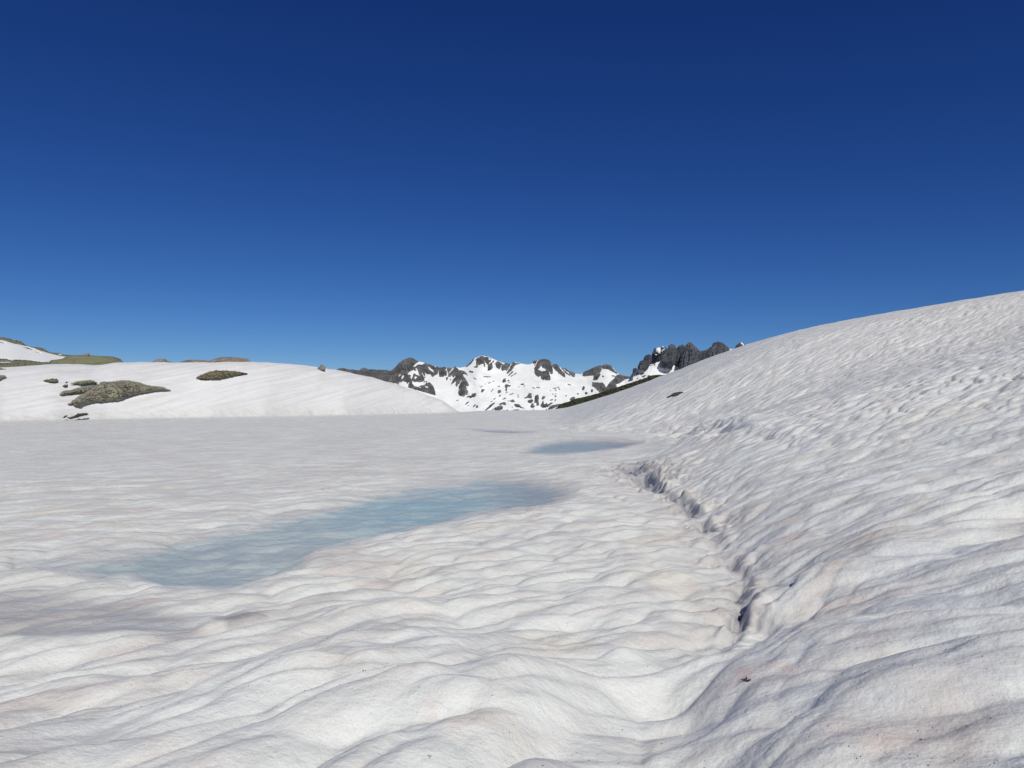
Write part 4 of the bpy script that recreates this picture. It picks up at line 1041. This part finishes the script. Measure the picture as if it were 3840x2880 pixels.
skyline_rock('small square yellowish block alone on the right shoulder of the left mound', zoom(1180, 1340, 15.8, [(150, 700), (200, 600), (320, 545), (330, 470), (370, 440), (460, 440), (550, 465), (575, 530), (620, 545), (632, 700)]), 158, ROCK_SPECK, 0.8, 7, 0.05, drop=4, group=GS)
skyline_rock('pinkish round boulder perched on top of the green rock dome', ZE([(1448, 436), (1455, 410), (1475, 395), (1500, 382), (1530, 384), (1546, 400), (1543, 425), (1530, 440)]), 171, BOULDER, 0.8, 8, 0.06, drop=0.5, name='boulder', cat='boulder', rows=24)

# ------------------------------------------------------------------ twigs and bits of lichen on the near snow
def tube(pts, r0, r1, sides=6):
    pts = [Vector(p) for p in pts]; V_, T_ = [], []
    for i, p in enumerate(pts):
        d = (pts[min(i + 1, len(pts) - 1)] - pts[max(i - 1, 0)]).normalized()
        u = d.orthogonal().normalized(); v = d.cross(u)
        rr = r0 + (r1 - r0) * i / (len(pts) - 1)
        for k in range(sides):
            a = 2 * math.pi * k / sides
            V_.append(tuple(p + (u * math.cos(a) + v * math.sin(a)) * rr))
    for i in range(len(pts) - 1):
        for k in range(sides):
            a = i * sides + k; b = i * sides + (k + 1) % sides
            T_ += [(a, b, b + sides), (a, b + sides, a + sides)]
    n = len(V_); V_.append(tuple(pts[0])); V_.append(tuple(pts[-1]))
    for k in range(sides):
        T_.append((n, (k + 1) % sides, k)); b = (len(pts) - 1) * sides
        T_.append((n + 1, b + k, b + (k + 1) % sides))
    return V_, T_
def ground_point(px, py):
    """the spot of the finished snow surface seen at a pixel"""
    q_ = P3[26:]
    sx, sy = dirpix(np.arctan2(q_[..., 0], q_[..., 1]), (q_[..., 2] - EYE) / np.hypot(q_[..., 0], q_[..., 1]))
    d = (sx - px) ** 2 + (sy - py) ** 2
    k = np.unravel_index(np.argmin(np.where(np.abs(THG[26:]) < 0.75, d, 1e12)), d.shape)
    return Vector(P3[26:][k])
def twig(label, px, py, branches, scale, fat):
    base = ground_point(px, py)
    Va, Ta = [], []
    for br in branches:
        pts = [base + Vector((x * scale, z * scale * 0.9, 0.004 + y * scale * 0.6)) for x, y, z in br]
        V_, T_ = tube(pts, fat, fat * 0.45)
        n = len(Va); Va += V_; Ta += [(a + n, b + n, c + n) for a, b, c in T_]
    return tag(mesh_np('twig', np.array(Va), None, TWIG, None, True, T=np.array(Ta)), label, 'twig', 'bits of dark twig on the near snow')
twig('branching dark red-brown twig on pinkish snow at lower right', 2800, 2554,
     [[(-1.0, .15, .2), (-.6, .12, .1), (-.35, .1, 0), (0, .1, -.1), (.3, .05, -.3)], [(-.35, .1, 0), (-.1, .1, -.5), (.1, .0, -.8)], [(-.2, .5, .3), (0, .4, .1), (.05, .1, -.1)], [(0, .4, .1), (.2, .7, .6), (.15, .9, 1.0)],
      [(.05, .4, .1), (.35, .5, .4)], [(.2, .05, -.3), (.5, .1, -.1), (.8, .15, .1), (1.0, .2, .3)], [(.5, .1, -.1), (.7, .05, -.4), (1.0, .1, -.3)], [(.8, .15, .1), (.8, .3, .5)], [(-.4, .1, .3), (-.2, .2, .1), (.1, .1, -.1)],
      [(.3, .05, -.3), (.45, .3, .2)], [(-.1, .1, -.5), (.3, .05, -.55), (.5, .05, -.3)]], 0.032, 0.0034)
twig('short stubby black twig on the smoother snow at lower centre-left', 1361, 2523,
     [[(-.5, .0, -.4), (0, .1, -.1), (.3, .2, .2), (.3, .4, .7)], [(0, .1, -.1), (-.1, .3, .4), (-.2, .5, .7)], [(.2, .15, 0), (.6, .1, .0)]], 0.030, 0.0042)
twig('faint thin dark fibre on the snow close to the bottom edge', 1610, 2840, [[(-.3, .1, .5), (0, .1, .1), (.1, .05, -.5)], [(0, .1, .1), (.3, .1, .4)]], 0.03, 0.0012)
# loose dirt grains blown on to the snow
gv, gt = [], []
for k in range(1100):
    px = 300 + 3500 * RNG.rand(); py = 2160 + 720 * RNG.rand() ** 0.8
    th, e = pdir(px, py); r = float(ground_r(px, py))
    j = int(np.argmin(np.abs(TH - th))); i = int(np.argmin(np.abs(R[:, j] - r)))
    p = P3[i, j]; s_ = 0.0013 + 0.0030 * RNG.rand() ** 3
    n = len(gv)
    for dx, dy, dz in ((1, 0, 0), (-.5, .9, 0), (-.5, -.9, 0), (0, 0, 1.2)):
        gv.append((p[0] + dx * s_, p[1] + dy * s_, p[2] + 0.001 + dz * s_))
    gt += [(n, n + 1, n + 3), (n + 1, n + 2, n + 3), (n + 2, n, n + 3)]
tag(mesh_np('dirt_grains', np.array(gv), None, TWIG, None, False, T=np.array(gt)), kind='stuff')
